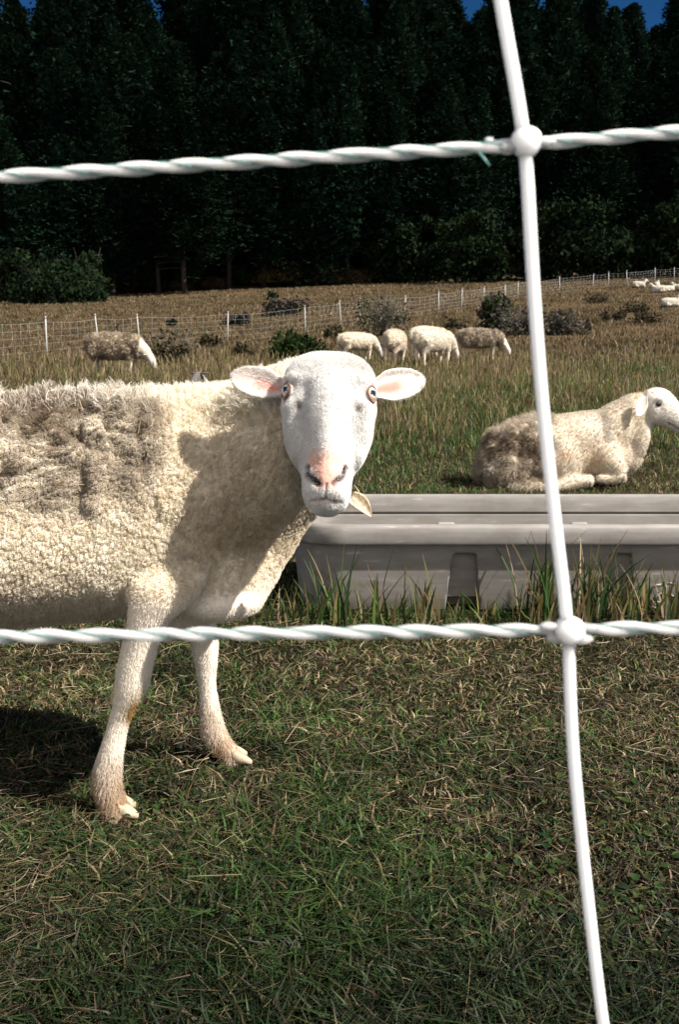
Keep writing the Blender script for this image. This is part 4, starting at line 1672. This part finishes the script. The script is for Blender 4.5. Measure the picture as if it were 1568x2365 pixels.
def lying_ewe():
    YL = float(at_ground(1290, 1128)[1]) + .10
    X = lambda zx: 972 + .38 * zx
    Yp = lambda zy: 847 + .38 * zy
    g_ = Geo()
    st = [(368, 560, 680, .05), (395, 470, 720, .11), (450, 405, 745, .16), (540, 350, 755, .19), (680, 312, 758, .205), (820, 300, 750, .20), (950, 280, 735, .185), (1060, 268, 715, .165), (1150, 290, 690, .145), (1230, 360, 665, .12), (1300, 450, 635, .085), (1335, 520, 590, .045)]
    rings = []
    for zx, a, b, hw2 in st:
        A, B = P(X(zx), Yp(a), YL), P(X(zx), Yp(b), YL - .05)
        rings.append(ringx(A[0], A[2], max(B[2], .01), YL, hw2))
    g_.loft(np.array(rings))
    nk = [(1110, 430, .130), (1180, 365, .118), (1245, 305, .098), (1310, 250, .080), (1370, 225, .065)]
    g_.tube([P(X(q[0]), Yp(q[1]), YL - .03) for q in nk], [q[2] for q in nk], 20)
    nk2 = [(1290, 520, .06), (1310, 430, .072), (1330, 340, .065), (1370, 260, .055)]
    g_.tube([P(X(q[0]), Yp(q[1]), YL - .04) for q in nk2], [q[2] for q in nk2], 16)
    hdp = [(1352, 215, .064), (1385, 222, .084), (1420, 236, .098), (1455, 250, .096), (1495, 274, .082), (1530, 300, .068), (1565, 328, .060), (1600, 357, .050), (1628, 378, .037), (1640, 390, .02)]
    g_.tube([P(X(q[0]), Yp(q[1]), YL - .05) for q in hdp], [q[2] for q in hdp], 22, 1.0, True, .70)
    # thigh, hind foot, folded forelegs
    g_.ball(P(X(820), Yp(560), YL - .13), (.16, .09, .15), 18, 12)
    g_.ball(P(X(560), Yp(600), YL - .10), (.15, .11, .13), 18, 12)
    g_.tube([P(X(545), Yp(722), YL - .19), P(X(650), Yp(738), YL - .22), P(X(760), Yp(745), YL - .23), P(X(850), Yp(728), YL - .22), P(X(950), Yp(696), YL - .21), P(X(1045), Yp(690), YL - .20)], [.030, .034, .036, .036, .034, .028], 12)
    g_.ball(P(X(1120), Yp(560), YL - .12), (.10, .075, .11), 18, 12)
    g_.tube([P(X(1130), Yp(560), YL - .14), P(X(1195), Yp(620), YL - .17), P(X(1235), Yp(652), YL - .18)], [.075, .055, .036], 12)
    g_.tube([P(X(1240), Yp(655), YL - .19), P(X(1160), Yp(685), YL - .20), P(X(1070), Yp(678), YL - .20)], [.032, .026, .020], 12)
    V, F = fuse(g_, .009, 5)
    zx = (proj(V)[0] - 972) / .38
    zy = (proj(V)[1] - 847) / .38
    N = vnormals(V, F)
    n25 = fbm(V * 3, 2, 33) * 60
    shag = sstep(860, 700, zx + n25) * (zy < 715)
    headm = sstep(1350, 1400, zx) * (zy < 420)
    d, _ = worley(V + .01 * np.stack([fbm(V * 25, 2, 1), fbm(V * 25, 2, 2), fbm(V * 25, 2, 3)], 1), .05, 5)
    h = shag * (.032 * (1 - d / .03).clip(-.5, 1) + .014 * fbm(V * 14, 3, 6)) + (1 - shag) * (1 - headm) * .006 * fbm(V * 16, 3, 8)
    # eye socket, brow, mouth
    e = P(X(1447), Yp(228), YL - .125)
    e = e + np.array([0, .0, 0])
    q = np.hypot(zx - 1447, zy - 230)
    h = h - headm * (V[:, 1] < YL - .04) * .010 * np.exp(-(q / 16) ** 2) + headm * .010 * np.exp(-((zx - 1452) / 28) ** 2 - ((zy - 196) / 14) ** 2)
    t_ = np.clip((zx - 1510) / 70, 0, 1)
    dmth = np.abs(zy - (342 + 42 * t_)) + 80 * (zx < 1505)
    h = h - headm * .006 * np.exp(-(dmth / 5) ** 2) * (V[:, 1] < YL - .02)
    h = h + headm * .006 * np.exp(-((zx - 1425) / 24) ** 2 - ((zy - 300) / 40) ** 2)
    V = V + N * h[:, None]

    def colour(p):
        zx = (proj(p)[0] - 972) / .38
        zy = (proj(p)[1] - 847) / .38
        sh = sstep(860, 700, zx + fbm(p * 3, 2, 33) * 60) * (zy < 715)
        n1, n2 = fbm(p * 9, 3, 3), fbm(p * 30, 2, 4)
        c = np.tile(np.array([.53, .475, .40]), (len(p), 1))
        c = blend(c, .35 + .6 * n1, (.58, .49, .37))
        c = blend(c, sh * np.clip(.75 + .7 * n1 + .4 * n2, 0, 1), (.40, .325, .245))
        c = blend(c, sh * sstep(.0, .4, n2 + n1) * .85, (.17, .13, .09))
        c = blend(c, .55 * np.exp(-((zx - 880) / 40) ** 2 - ((zy - 545) / 30) ** 2), (.62, .40, .24))
        c = blend(c, .55 * np.exp(-((zx - 1060) / 60) ** 2 - ((zy - 560) / 60) ** 2), (.62, .46, .30))
        hm_ = sstep(1350, 1400, zx) * (zy < 420)
        c = blend(c, hm_ * .9, (.60, .565, .52))
        c = blend(c, hm_ * .5 * np.exp(-((zx - 1500) / 30) ** 2 - ((zy - 150) / 20) ** 2), (.72, .58, .42))
        t_ = np.clip((zx - 1510) / 70, 0, 1)
        dm_ = np.abs(zy - (342 + 42 * t_)) + 80 * (zx < 1505)
        c = blend(c, hm_ * np.exp(-(dm_ / 6) ** 2), (.10, .08, .075))
        c = blend(c, .55 * hm_ * np.exp(-(np.hypot(zx - 1462, zy - 238) / 20) ** 2), (.42, .34, .30))
        return c

    cc = colour(V)
    cc = cc * (1 - .35 * shag * sstep(.016, .03, d))[:, None]
    # drooping ear
    ev, ef, ec = ear(P(X(1362), Yp(175), YL - .135), P(X(1322), Yp(300), YL - .165), .055, .2, 3)
    o = mesh_np('sheep', np.vstack([V, ev]), [f for f in F] + [np.asarray(f) + len(V) for f in ef], M_SKIN, np.vstack([cc, ec * .5 + np.array([.40, .37, .33])]))
    tag(o, 'cream sheep lying on the grass behind the trough, rear half in matted brown wool', 'sheep')
    gg = Geo()
    # the eye sits on the head surface
    m = (np.abs(zx - 1449) < 12) & (np.abs(zy - 229) < 12)
    ey = V[m]
    ctr = ey[np.argsort(ey[:, 1])[:6]].mean(0) if len(ey) else e
    gg.ball(ctr + np.array([0, .005, 0]), .0165, 20, 14)
    V2, F2 = gg.arrays()
    mesh_np('eye', V2, F2, M_EYE, np.tile((.02, .015, .012), (len(V2), 1)), parent=o)
    grow(V, F, 42000, (1 - headm * .5), lambda p, nr: .009 + .022 * sstep(860, 700, (proj(p)[0] - 972) / .38) - .005 * sstep(1350, 1400, (proj(p)[0] - 972) / .38), .0008, colour, clump=.7, clumpsize=.014, lay=(-.1, 0, -.4), jit=.35, curl=.003, K=4, name='fleece', parent=o)
    return o


lying_ewe()


def field_sheep(pos, heading, scale, label, base, mottle, dirt, shaggy=0.0, seed=0, pose='graze', nhair=5000, vox=.016, face=(.50, .46, .40), group=None, hb=.54):
    """a whole sheep in its own space (x forward), then set on the ground"""
    g_ = Geo()
    r_ = np.random.default_rng(seed + 500)
    if pose == 'graze':
        st = [(-.50, .62, .47, .05), (-.45, .70, .40, .12), (-.30, .745, .34, .185), (-.05, .75, .31, .205), (.18, .735, .33, .185), (.34, .70, .38, .15), (.43, .63, .45, .08)]
        dz = 0
    else:
        st = [(-.48, .30, .10, .06), (-.42, .38, .04, .14), (-.25, .42, .0, .20), (0, .42, .0, .215), (.2, .41, .0, .19), (.34, .37, .04, .14), (.42, .30, .10, .07)]
    g_.loft(np.array([ringx(x, a, b, 0, w, 28) for x, a, b, w in st]))
    if pose == 'graze':
        g_.tube([(.30, 0, .58), (.44, .01, .52), (.55, .02, .42), (.62, .03, .33)], [.16, .145, .12, .085], 16)
        g_.tube([(.56, .03, .44), (.62, .03, .35), (.68, .03, .24), (.705, .03, .17), (.71, .03, .125)], [.075, .098, .092, .074, .055], 16, 1, True, .8)
        for s in (-1, 1):
            g_.tube([(.29, s * .10, .50), (.30, s * .10, .36), (.31, s * .10, .24), (.30, s * .10, .10), (.31, s * .10, .0)], [.075, .055, .036, .028, .032], 10)
            g_.tube([(-.32, s * .11, .55), (-.32, s * .11, .40), (-.40, s * .10, .27), (-.39, s * .10, .12), (-.37, s * .10, .0)], [.12, .085, .040, .028, .032], 10)
        g_.tube([(-.46, 0, .68), (-.52, 0, .60), (-.525, 0, .46)], [.05, .045, .03], 8)
        hx = (.60, .03, .36)
        hd_ = np.array([.35, 0, -.9])
    else:
        g_.tube([(.26, 0, .26), (.38, 0, .38), (.45, 0, .50)], [.15, .11, .075], 14)
        g_.tube([(.42, 0, .53), (.48, 0, .51), (.58, 0, .45), (.65, 0, .40)], [.06, .075, .055, .032], 14, 1, True, .8)
        for s in (-1, 1):
            g_.tube([(.28, s * .12, .14), (.42, s * .10, .05), (.30, s * .10, .03)], [.06, .04, .03], 8)
            g_.tube([(-.28, s * .16, .12), (-.05, s * .20, .05), (-.15, s * .2, .03)], [.10, .05, .03], 8)
        hx = (.46, 0, .53)
        hd_ = np.array([.8, 0, -.3])
    V, F = fuse(g_, vox, 4)
    N = vnormals(V, F)
    head = sstep(hb, hb + .06, V[:, 0]) if pose == 'graze' else sstep(.38, .44, V[:, 0]) * (V[:, 2] > .36)
    leg = sstep(.36, .28, V[:, 2]) * (1 - head) if pose == 'graze' else np.zeros(len(V))
    wl_ = (1 - head) * (1 - leg)
    d, _ = worley(V + .02 * np.stack([fbm(V * 12, 2, 1), fbm(V * 12, 2, 2), fbm(V * 12, 2, 3)], 1) + seed, .07, 5)
    h = wl_ * ((.006 + .03 * shaggy) * (1 - d / .045).clip(-.6, 1) + (.008 + .02 * shaggy) * fbm(V * 11 + seed, 3, 6))
    V = V + N * h[:, None]
    cf = cream(base, mottle, dirt, seed)

    def colour(p):
        c = cf(p)
        hd2 = sstep(hb, hb + .06, p[:, 0]) if pose == 'graze' else sstep(.38, .44, p[:, 0]) * (p[:, 2] > .36)
        c = blend(c, hd2, face)
        if pose == 'graze':
            c = blend(c, sstep(.34, .22, p[:, 2]) * .5 * (1 - hd2), (.66, .57, .46))
        return c

    cc = colour(V) * (1 - (.18 + .4 * shaggy) * wl_ * sstep(.02, .04, d))[:, None]
    ears = []
    for s in (-1, 1):
        b = np.array(hx) + np.array([0, s * .05, .03])
        t = b + np.array([-.03, s * .12, -.01 if pose == 'graze' else .0])
        gg = Geo()
        gg.tube([b, b * .7 + t * .3, b * .3 + t * .7, t], [.018, .032, .026, .006], 10, .45)
        ears.append(gg.arrays())
    Vs, Cs, Fs, o_ = [V], [cc], [f for f in F], len(V)
    for v, f in ears:
        Vs.append(v)
        Cs.append(np.tile(np.array(face) * .95, (len(v), 1)))
        Fs += [np.asarray(q) + o_ for q in f]
        o_ += len(v)
    o = mesh_np('sheep', np.vstack(Vs), Fs, M_SKIN, np.vstack(Cs))
    o.location = [float(q) for q in pos]
    o.rotation_euler.z = heading
    o.scale = (scale,) * 3
    tag(o, label, 'sheep', group)
    if nhair:
        grow(V, F, nhair, (wl_ + .02), .020 + .03 * shaggy, .0035, colour, clump=.6, clumpsize=.04, lay=(-.2, 0, -.5), jit=.4, curl=.006, K=4, name='fleece', parent=o)
    return o


CR, WH = (.58, .51, .41), (.62, .56, .47)
gp = 'sheep grazing in the middle pasture'
p_ = at_ground(268, 868)
field_sheep(p_, R(-8), 1.02, 'shaggy brown-fleeced sheep with a clean white head grazing alone at left', (.46, .375, .28), .8, (.13, .10, .07), 1.0, 1, nhair=9000, group=gp, hb=.45, face=(.42, .375, .31))
field_sheep(at_ground(824, 838), R(28), .98, 'smooth cream sheep grazing at the left end of the group of five', CR, .35, (.60, .50, .38), .0, 2, group=gp)
field_sheep(at_ground(912, 848), R(74), 1.12, 'cream sheep seen from behind, second from left in the grazing group', CR, .4, (.58, .48, .36), .1, 3, group=gp)
field_sheep(at_ground(1002, 848), R(42), 1.12, 'white sheep seen from behind with its head down right, in front of another', WH, .4, (.62, .53, .42), .15, 4, group=gp)
field_sheep(at_ground(990, 832), R(35), 1.12, 'white sheep mostly hidden behind the one with its head down right', WH, .3, (.62, .53, .42), .05, 5, group=gp)
field_sheep(at_ground(1108, 832), R(-3), 1.02, 'grey-brown shaggy sheep grazing at the right end of the group', (.46, .39, .30), .8, (.17, .135, .10), .8, 6, nhair=9000, group=gp)
gp = 'small far sheep resting near the right-hand fence'
for i, (x, y, hd2, s, lab) in enumerate([
        (1476, 664, 0, 1.25, 'far white sheep resting highest and leftmost below the far fence line'),
        (1518, 664, 60, 1.1, 'far white sheep standing out small just above a resting pair'),
        (1522, 676, 170, 1.35, 'far white sheep resting lower left of the far cluster, head turned away'),
        (1546, 673, 20, 1.1, 'far white sheep in the middle of the far cluster at right'),
        (1568, 671, 150, 1.2, 'far white sheep cut by the right edge of the picture'),
        (1548, 709, 10, 1.35, 'far white sheep lying by itself, nearest of the distant ones')]):
    p_ = at_ground(x, y)
    field_sheep(p_, R(hd2), s * .85, lab, (.46, .42, .36), .3, (.34, .29, .22), .2, 20 + i, pose='lie', nhair=600, vox=.03, group=gp)
p_ = np.array([(474 - 784) / FPX * 10.3, 10.3, 0])
p_[2] = terrain(p_[0:1], p_[1:2])[0] - .02
field_sheep(p_ + np.array([.10, .25, 0]), R(-118), .73, 'dark-faced sheep with a white forehead peeping over the ewe\'s back', (.55, .50, .42), .4, (.3, .25, .2), .2, 40, pose='lie', nhair=2500, face=(.10, .09, .085))

# ================================================================== GRASS
STRAW = np.array([(.40, .31, .18), (.32, .24, .13), (.48, .38, .24), (.25, .18, .10), (.36, .26, .17)])
GREEN = np.array([(.034, .085, .016), (.046, .10, .020), (.026, .066, .020), (.07, .11, .025)])
OLIVE = np.array([(.16, .14, .045), (.12, .12, .04), (.20, .155, .06), (.10, .11, .035)])
BROWN = np.array([(.14, .095, .05), (.11, .075, .04), (.18, .125, .07), (.09, .065, .035)])


def mixcol(n, groups, probs, w=.25):
    """colours for n blades; probs (n,len(groups))"""
    cum = np.cumsum(probs, 1)
    cum = cum / cum[:, -1:]
    k = (rng.random((n, 1)) > cum).sum(1)
    out = np.zeros((n, 3))
    for i, g_ in enumerate(groups):
        m = k == i
        out[m] = g_[rng.integers(0, len(g_), m.sum())]
    return out * (1 + rng.normal(0, w, (n, 1))).clip(.35, 1.8)


def blades(name, p, hgt, wid, lean, col, mat, label, cat='grass', bend=.5, dim=1.0):
    n = len(p)
    az = rng.random(n) * 2 * math.pi
    ld = np.stack([np.cos(az), np.sin(az), np.zeros(n)], 1)
    fa = rng.random(n) * 2 * math.pi
    sd_ = np.stack([np.cos(fa), np.sin(fa), np.zeros(n)], 1)
    up = np.array([0, 0, 1.0])
    m = p + up * (hgt * .55)[:, None] + ld * (lean * hgt * .35)[:, None]
    t = p + up * (hgt * (1 - .35 * np.minimum(lean, 1.6) * bend))[:, None] + ld * (lean * hgt)[:, None]
    w = sd_ * (wid / 2)[:, None]
    V = np.stack([p - w, p + w, m - w * .8, m + w * .8, t], 1).reshape(-1, 3)
    i = (np.arange(n) * 5)[:, None]
    Q = i + np.array([0, 1, 3, 2])
    T = i + np.array([2, 3, 4])
    o = mesh_np(name, V, [Q, T], mat, np.repeat(col * dim, 5, 0), smooth=False)
    tag(o, label, cat, kind='stuff')
    return o


def scatter(n, y0, y1, power, fx=.40, pad=.5):
    """ground points, density falling with distance"""
    u = rng.random(n)
    if abs(power - 1) < 1e-6:
        y = y0 * (y1 / y0) ** u
    else:
        k = 1 - power
        y = (y0 ** k + u * (y1 ** k - y0 ** k)) ** (1 / k)
    x = (rng.random(n) * 2 - 1) * (fx * y + pad)
    return np.stack([x, y, terrain(x, y)], 1)


tb = TROUGH.location


def off_trough(p, m=0.0):
    return ~((p[:, 0] > -.14 - m) & (np.abs(p[:, 1] - tb[1]) < .245 + m))


# close turf
p = scatter(340000, .72, 6.5, 1.0, .42, .45)
p = p[off_trough(p)]
n = len(p)
q = p * [1, 1, 0]
n1 = fbm(q * 2.2, 3, 81)
n2 = fbm(q * 7, 2, 82)
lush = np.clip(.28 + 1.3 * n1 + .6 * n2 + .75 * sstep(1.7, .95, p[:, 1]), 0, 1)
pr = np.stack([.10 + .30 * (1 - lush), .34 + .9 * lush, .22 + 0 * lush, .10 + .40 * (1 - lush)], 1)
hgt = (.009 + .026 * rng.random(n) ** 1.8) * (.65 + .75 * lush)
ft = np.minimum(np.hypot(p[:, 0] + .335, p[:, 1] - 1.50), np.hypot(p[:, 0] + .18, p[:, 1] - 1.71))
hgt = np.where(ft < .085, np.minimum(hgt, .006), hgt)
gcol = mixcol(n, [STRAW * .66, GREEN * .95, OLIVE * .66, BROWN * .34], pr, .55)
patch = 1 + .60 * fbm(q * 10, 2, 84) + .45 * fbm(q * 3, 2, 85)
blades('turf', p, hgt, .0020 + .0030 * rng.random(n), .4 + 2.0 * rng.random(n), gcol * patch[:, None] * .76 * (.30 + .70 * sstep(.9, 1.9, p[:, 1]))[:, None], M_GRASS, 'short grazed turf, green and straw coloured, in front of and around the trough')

# dead straw lying criss-cross on the turf
n = 60000
p = scatter(n, .72, 6.5, 1.15, .42, .45)
p = p[off_trough(p, .03)]
n = len(p)
L_ = .008 + .030 * rng.random(n) + .09 * rng.random(n) ** 9
az = rng.random(n) * 2 * math.pi
pit = rng.normal(0, .16, n)
K = 5
f = np.linspace(-.5, .5, K)
d_ = np.stack([np.cos(az) * np.cos(pit), np.sin(az) * np.cos(pit), np.sin(pit)], 1)
sdv = np.stack([-np.sin(az), np.cos(az), np.zeros(n)], 1)
bnd = rng.normal(0, .06, n)
pts = p[:, None, :] + d_[:, None, :] * (L_[:, None] * f)[:, :, None] + sdv[:, None, :] * ((bnd * L_)[:, None] * (4 * f * f))[:, :, None]
pts[:, :, 2] += (.012 + .022 * rng.random(n))[:, None]
pts[:, :, 2] = np.maximum(pts[:, :, 2], terrain(pts[:, :, 0], pts[:, :, 1]) + .003)
dens = fbm(p * [1.6, 1.6, 0], 3, 90)
keep = rng.random(n) < np.clip(.45 + 1.2 * dens - .35 * sstep(1.5, .95, p[:, 1]), .08, 1)
sc_ = mixcol(n, [STRAW, BROWN, np.array([(.55, .47, .36)])], np.tile([.50, .43, .07], (n, 1)))
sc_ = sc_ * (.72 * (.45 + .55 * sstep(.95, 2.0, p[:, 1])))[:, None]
keep &= ~((np.hypot(p[:, 0] + .335, p[:, 1] - 1.50) < .06) | (np.hypot(p[:, 0] + .18, p[:, 1] - 1.71) < .05))
o = curves_np('straw_litter', pts[keep], (.00016 + .00045 * rng.random(n) ** 3)[keep][:, None] * np.array([.7, 1, 1, .9, .5])[None], sc_[keep], M_STRAW)
tag(o, 'thin dry straw and dead stems lying over the near turf', 'straw', kind='stuff')

# broad weed leaves low in the turf
n = 9000
p = scatter(n, .74, 3.2, 1.3, .42, .3)
m = fbm(p * [3, 3, 0], 2, 95) + .35 * sstep(1.9, 1.0, p[:, 1]) > .08
p = p[m]
n = len(p)
az = rng.random(n) * 6.28
dd = np.stack([np.cos(az), np.sin(az), .25 + .5 * rng.random(n)], 1)
dd = unit(dd)
sv = np.stack([-np.sin(az), np.cos(az), np.zeros(n)], 1)
Lf = .006 + .015 * rng.random(n) ** 1.8
Wf = Lf * (.25 + .25 * rng.random(n))
b0 = p + [0, 0, .014] + rng.normal(0, .004, (n, 3)) * [1, 1, .3]
V = np.stack([b0, b0 + dd * (Lf * .35)[:, None] + sv * (Wf * .8)[:, None], b0 + dd * (Lf * .4)[:, None] + [0, 0, -.002], b0 + dd * (Lf * .35)[:, None] - sv * (Wf * .8)[:, None],
              b0 + dd * (Lf * .75)[:, None] + sv * (Wf * .6)[:, None] - np.array([0, 0, .003]), b0 + dd * (Lf * .75)[:, None] - sv * (Wf * .6)[:, None] - np.array([0, 0, .003]), b0 + dd * Lf[:, None] - np.array([0, 0, .008])], 1).reshape(-1, 3)
i = (np.arange(n) * 7)[:, None]
Q = np.vstack([i + np.array([0, 1, 4, 2]), i + np.array([0, 2, 5, 3])])
T = np.vstack([i + np.array([2, 4, 6]), i + np.array([2, 6, 5])])
o = mesh_np('weed_leaves', V, [Q, T], M_GRASS, np.repeat(mixcol(n, [GREEN * .45, np.array([(.045, .06, .015)]), np.array([(.12, .05, .02)])], np.tile([.84, .155, .005], (n, 1))), 7, 0), smooth=False)
tag(o, 'low broad weed leaves among the near turf', 'weeds', kind='stuff')

# tall coarse grass round the foot of the trough
cl = []
for px, w, k, hh in ((665, 40, 40, .13), (735, 40, 46, .17), (775, 30, 34, .24), (830, 50, 40, .15), (870, 20, 18, .2), (930, 60, 30, .12), (985, 40, 34, .18), (1050, 60, 30, .10), (1130, 50, 26, .10), (1225, 40, 44, .22), (1260, 30, 60, .26), (1330, 40, 60, .24),
                     (1370, 40, 60, .22), (1420, 30, 46, .22), (1460, 50, 50, .17), (1520, 60, 50, .14), (1580, 60, 50, .16), (1660, 80, 60, .2), (1780, 90, 60, .18), (620, 40, 26, .12)):
    for _ in range(int(k * .72)):
        x_ = px + random.gauss(0, w * .5)
        yd = 2.70 - abs(random.gauss(0, .09)) - .01
        q_ = P(x_, 1420, yd)
        cl.append((q_[0], yd, hh * random.uniform(.35, 1.15)))
cl = np.array(cl)
pz = np.stack([cl[:, 0], cl[:, 1], terrain(cl[:, 0], cl[:, 1]) - .005], 1)
n = len(pz)
az = rng.random(n) * 6.28
ld = np.stack([np.cos(az), np.sin(az) * .5 - .15, np.zeros(n)], 1)
K = 6
f = np.linspace(0, 1, K)
ln = .12 + .5 * rng.random(n) ** 1.5
pts = pz[:, None, :] + np.array([0, 0, 1.0]) * (cl[:, 2][:, None] * (f - .22 * ln[:, None] * f ** 2))[:, :, None] + ld[:, None, :] * ((ln * cl[:, 2])[:, None] * f ** 1.8)[:, :, None]
wv_ = (.0022 + .0022 * rng.random(n))[:, None] * np.array([.8, 1, 1, .8, .5, .12])[None]
fa = az + rng.normal(0, .9, n) + 1.57
sv = np.stack([np.cos(fa), np.sin(fa), np.zeros(n)], 1)
Va = pts - sv[:, None, :] * wv_[:, :, None]
Vb = pts + sv[:, None, :] * wv_[:, :, None]
V = np.stack([Va, Vb], 2).reshape(n, -1, 3).reshape(-1, 3)
i = (np.arange(n) * K * 2)[:, None]
Q = np.vstack([i + np.array([2 * k, 2 * k + 1, 2 * k + 3, 2 * k + 2]) for k in range(K - 1)])
o = mesh_np('coarse_grass', V, [Q], M_GRASS, np.repeat(mixcol(n, [GREEN * .8, OLIVE * .9, STRAW * .6], np.tile([.45, .32, .23], (n, 1))), K * 2, 0), smooth=True)
tag(o, 'tall coarse green grass growing along the foot of the trough', 'grass', kind='stuff')

# rough meadow beyond the trough
p = scatter(120000, 3.5, 26, .55, .40, .8)
p = p[off_trough(p)]
n = len(p)
q = p * [1, 1, 0]
n1 = fbm(q * .55, 3, 101)
n2 = fbm(q * 2.0, 2, 102)
tall = sstep(5.2, 9.5, p[:, 1] + 1.2 * n2)
sidebrown = sstep(.05, -.10, p[:, 0] / p[:, 1] + .04 * n2) * sstep(8, 14, p[:, 1])
g1 = np.clip(.58 + 1.4 * n1 + .4 * n2 - .5 * sidebrown - .55 * sstep(15, 25, p[:, 1]), 0, 1)
pr = np.stack([.16 + .15 * (1 - g1), .12 + .9 * g1, .35 + .25 * tall - .2 * sidebrown, .12 + .9 * (1 - g1) * (.4 + sidebrown)], 1)
hgt = (.02 + .03 * rng.random(n)) * (1 - tall) + tall * (.06 + .20 * rng.random(n) ** 1.4) * (.7 + .5 * n2)
hgt = np.clip(hgt, .015, .4)
wid = .0018 + .00055 * p[:, 1] * (.7 + .6 * rng.random(n))
blades('meadow_grass', p, hgt, wid, .15 + .7 * rng.random(n) ** 1.5, mixcol(n, [STRAW * .66, GREEN * 1.1, OLIVE * 1.12, BROWN * .85], pr, .5) * .82, M_GRASS, 'rough green and yellow meadow grass beyond the trough')
# upright flowering stems
p = scatter(9000, 6.0, 26, .4, .40, .8)
n = len(p)
keep = fbm(p * [.5, .5, 0], 2, 103) > -.25
p = p[keep]
n = len(p)
hh = (.16 + .20 * rng.random(n)) * sstep(5, 9, p[:, 1])
az = rng.random(n) * 6.28
ld = np.stack([np.cos(az), np.sin(az), np.zeros(n)], 1) * (.25 * rng.random(n))[:, None]
f = np.linspace(0, 1, 5)
pts = p[:, None, :] + (np.array([0, 0, 1.0]) * f[:, None])[None] * hh[:, None, None] + ld[:, None, :] * (hh[:, None] * f ** 2)[:, :, None]
rad = (.0007 + .00012 * p[:, 1])[:, None] * np.array([.8, .8, .8, 1.9, .8])[None]
o = curves_np('meadow_stems', pts, rad, mixcol(n, [STRAW * .6, OLIVE * .9, BROWN * .8], np.tile([.4, .4, .2], (n, 1))), M_STRAW)
tag(o, 'upright yellow flowering grass stems of the rough meadow', 'grass', kind='stuff')
# brown grass of the far field
p = scatter(90000, 22, 99, .3, .42, 2)
n = len(p)
q = p * [1, 1, 0]
n1 = fbm(q * .12, 3, 111)
n2 = fbm(q * .5, 2, 112)
hgt = (.08 + .18 * rng.random(n)) * (.7 + .6 * n2)
pr = np.stack([.25 + .2 * n1.clip(0, 1), .04 + .12 * (n2 > .3), .12 + .1 * n2.clip(0, 1), .8 - .2 * n1], 1)
blades('field_grass', p, hgt, .010 + .0006 * p[:, 1] * (.6 + .8 * rng.random(n)), .2 + .6 * rng.random(n), mixcol(n, [STRAW * .38, GREEN * .5, OLIVE * .4, BROWN * .62], pr), M_STRAW, 'dry brown grass of the far field up to the forest')

# ================================================================== SMALL THINGS
gg = []
a0, a1 = P(800, 1143, 1.46), P(858, 1193, 1.45)
ax = unit(a1 - a0)
nrm = np.array([0.25, -.9, .3])
sdv = unit(np.cross(ax, nrm))
fw = unit(np.cross(sdv, ax))
if fw[1] > 0:
    fw = -fw
t = np.linspace(0, 1, 16)
wd = .0135 * np.sin(np.pi * (.12 + .86 * t)) ** .8 * (1 - .25 * t)
gl = Geo()
ringsl = []
Kk = np.linspace(-1, 1, 9)
for ti, w in zip(t, wd):
    c = a0 + (a1 - a0) * ti - sdv * .004 * math.sin(math.pi * ti)
    fr = c + np.outer(Kk * w, sdv) + np.outer(.5 * w * np.abs(Kk) ** 1.6, fw)
    ringsl.append(np.vstack([fr, (fr - fw * .0009)[::-1]]))
gl.loft(np.array(ringsl))
M_HUSK = mat_plain('dry_husk', (.46, .36, .25), rough=.8, noise=.3, nscale=160, bump=.4, bscale=600)
lf = gl.build('dry_leaf', M_HUSK)
tag(lf, 'curled dry tan leaf hanging from the ewe\'s mouth above the trough', 'leaf')
gs_ = Geo()
gs_.tube([P(797, 1135, 1.45), P(812, 1150, 1.445), P(822, 1160, 1.44), P(830, 1172, 1.44)], [.0006, .0007, .0006, .0004], 6)
gs_.tube([P(818, 1120, 1.46), P(828, 1134, 1.455), P(834, 1150, 1.45)], [.0006, .0008, .0005], 6)
gs_.tube([P(810, 1150, 1.44), P(818, 1158, 1.44), P(820, 1180, 1.435)], [.0005, .0006, .0004], 6)
s_ = gs_.build('stem', M_HUSK)
s_.parent = lf

# pale stone at the forest foot
p_ = at_ground(905, 640)
gr = Geo()
gr.ball(np.zeros(3), (.45, .3, .14), 18, 10)
V, F = gr.arrays()
V = V * (1 + .25 * fbm(V * 4, 3, 3))[:, None]
st_ = mesh_np('stone', V, F, mat_plain('pale_stone', (.5, .48, .44), rough=.9, noise=.2, nscale=8))
st_.location = [float(q) for q in p_ + [0, 0, .08]]
tag(st_, 'small pale stone in the shade at the foot of the dark forest', 'stone')
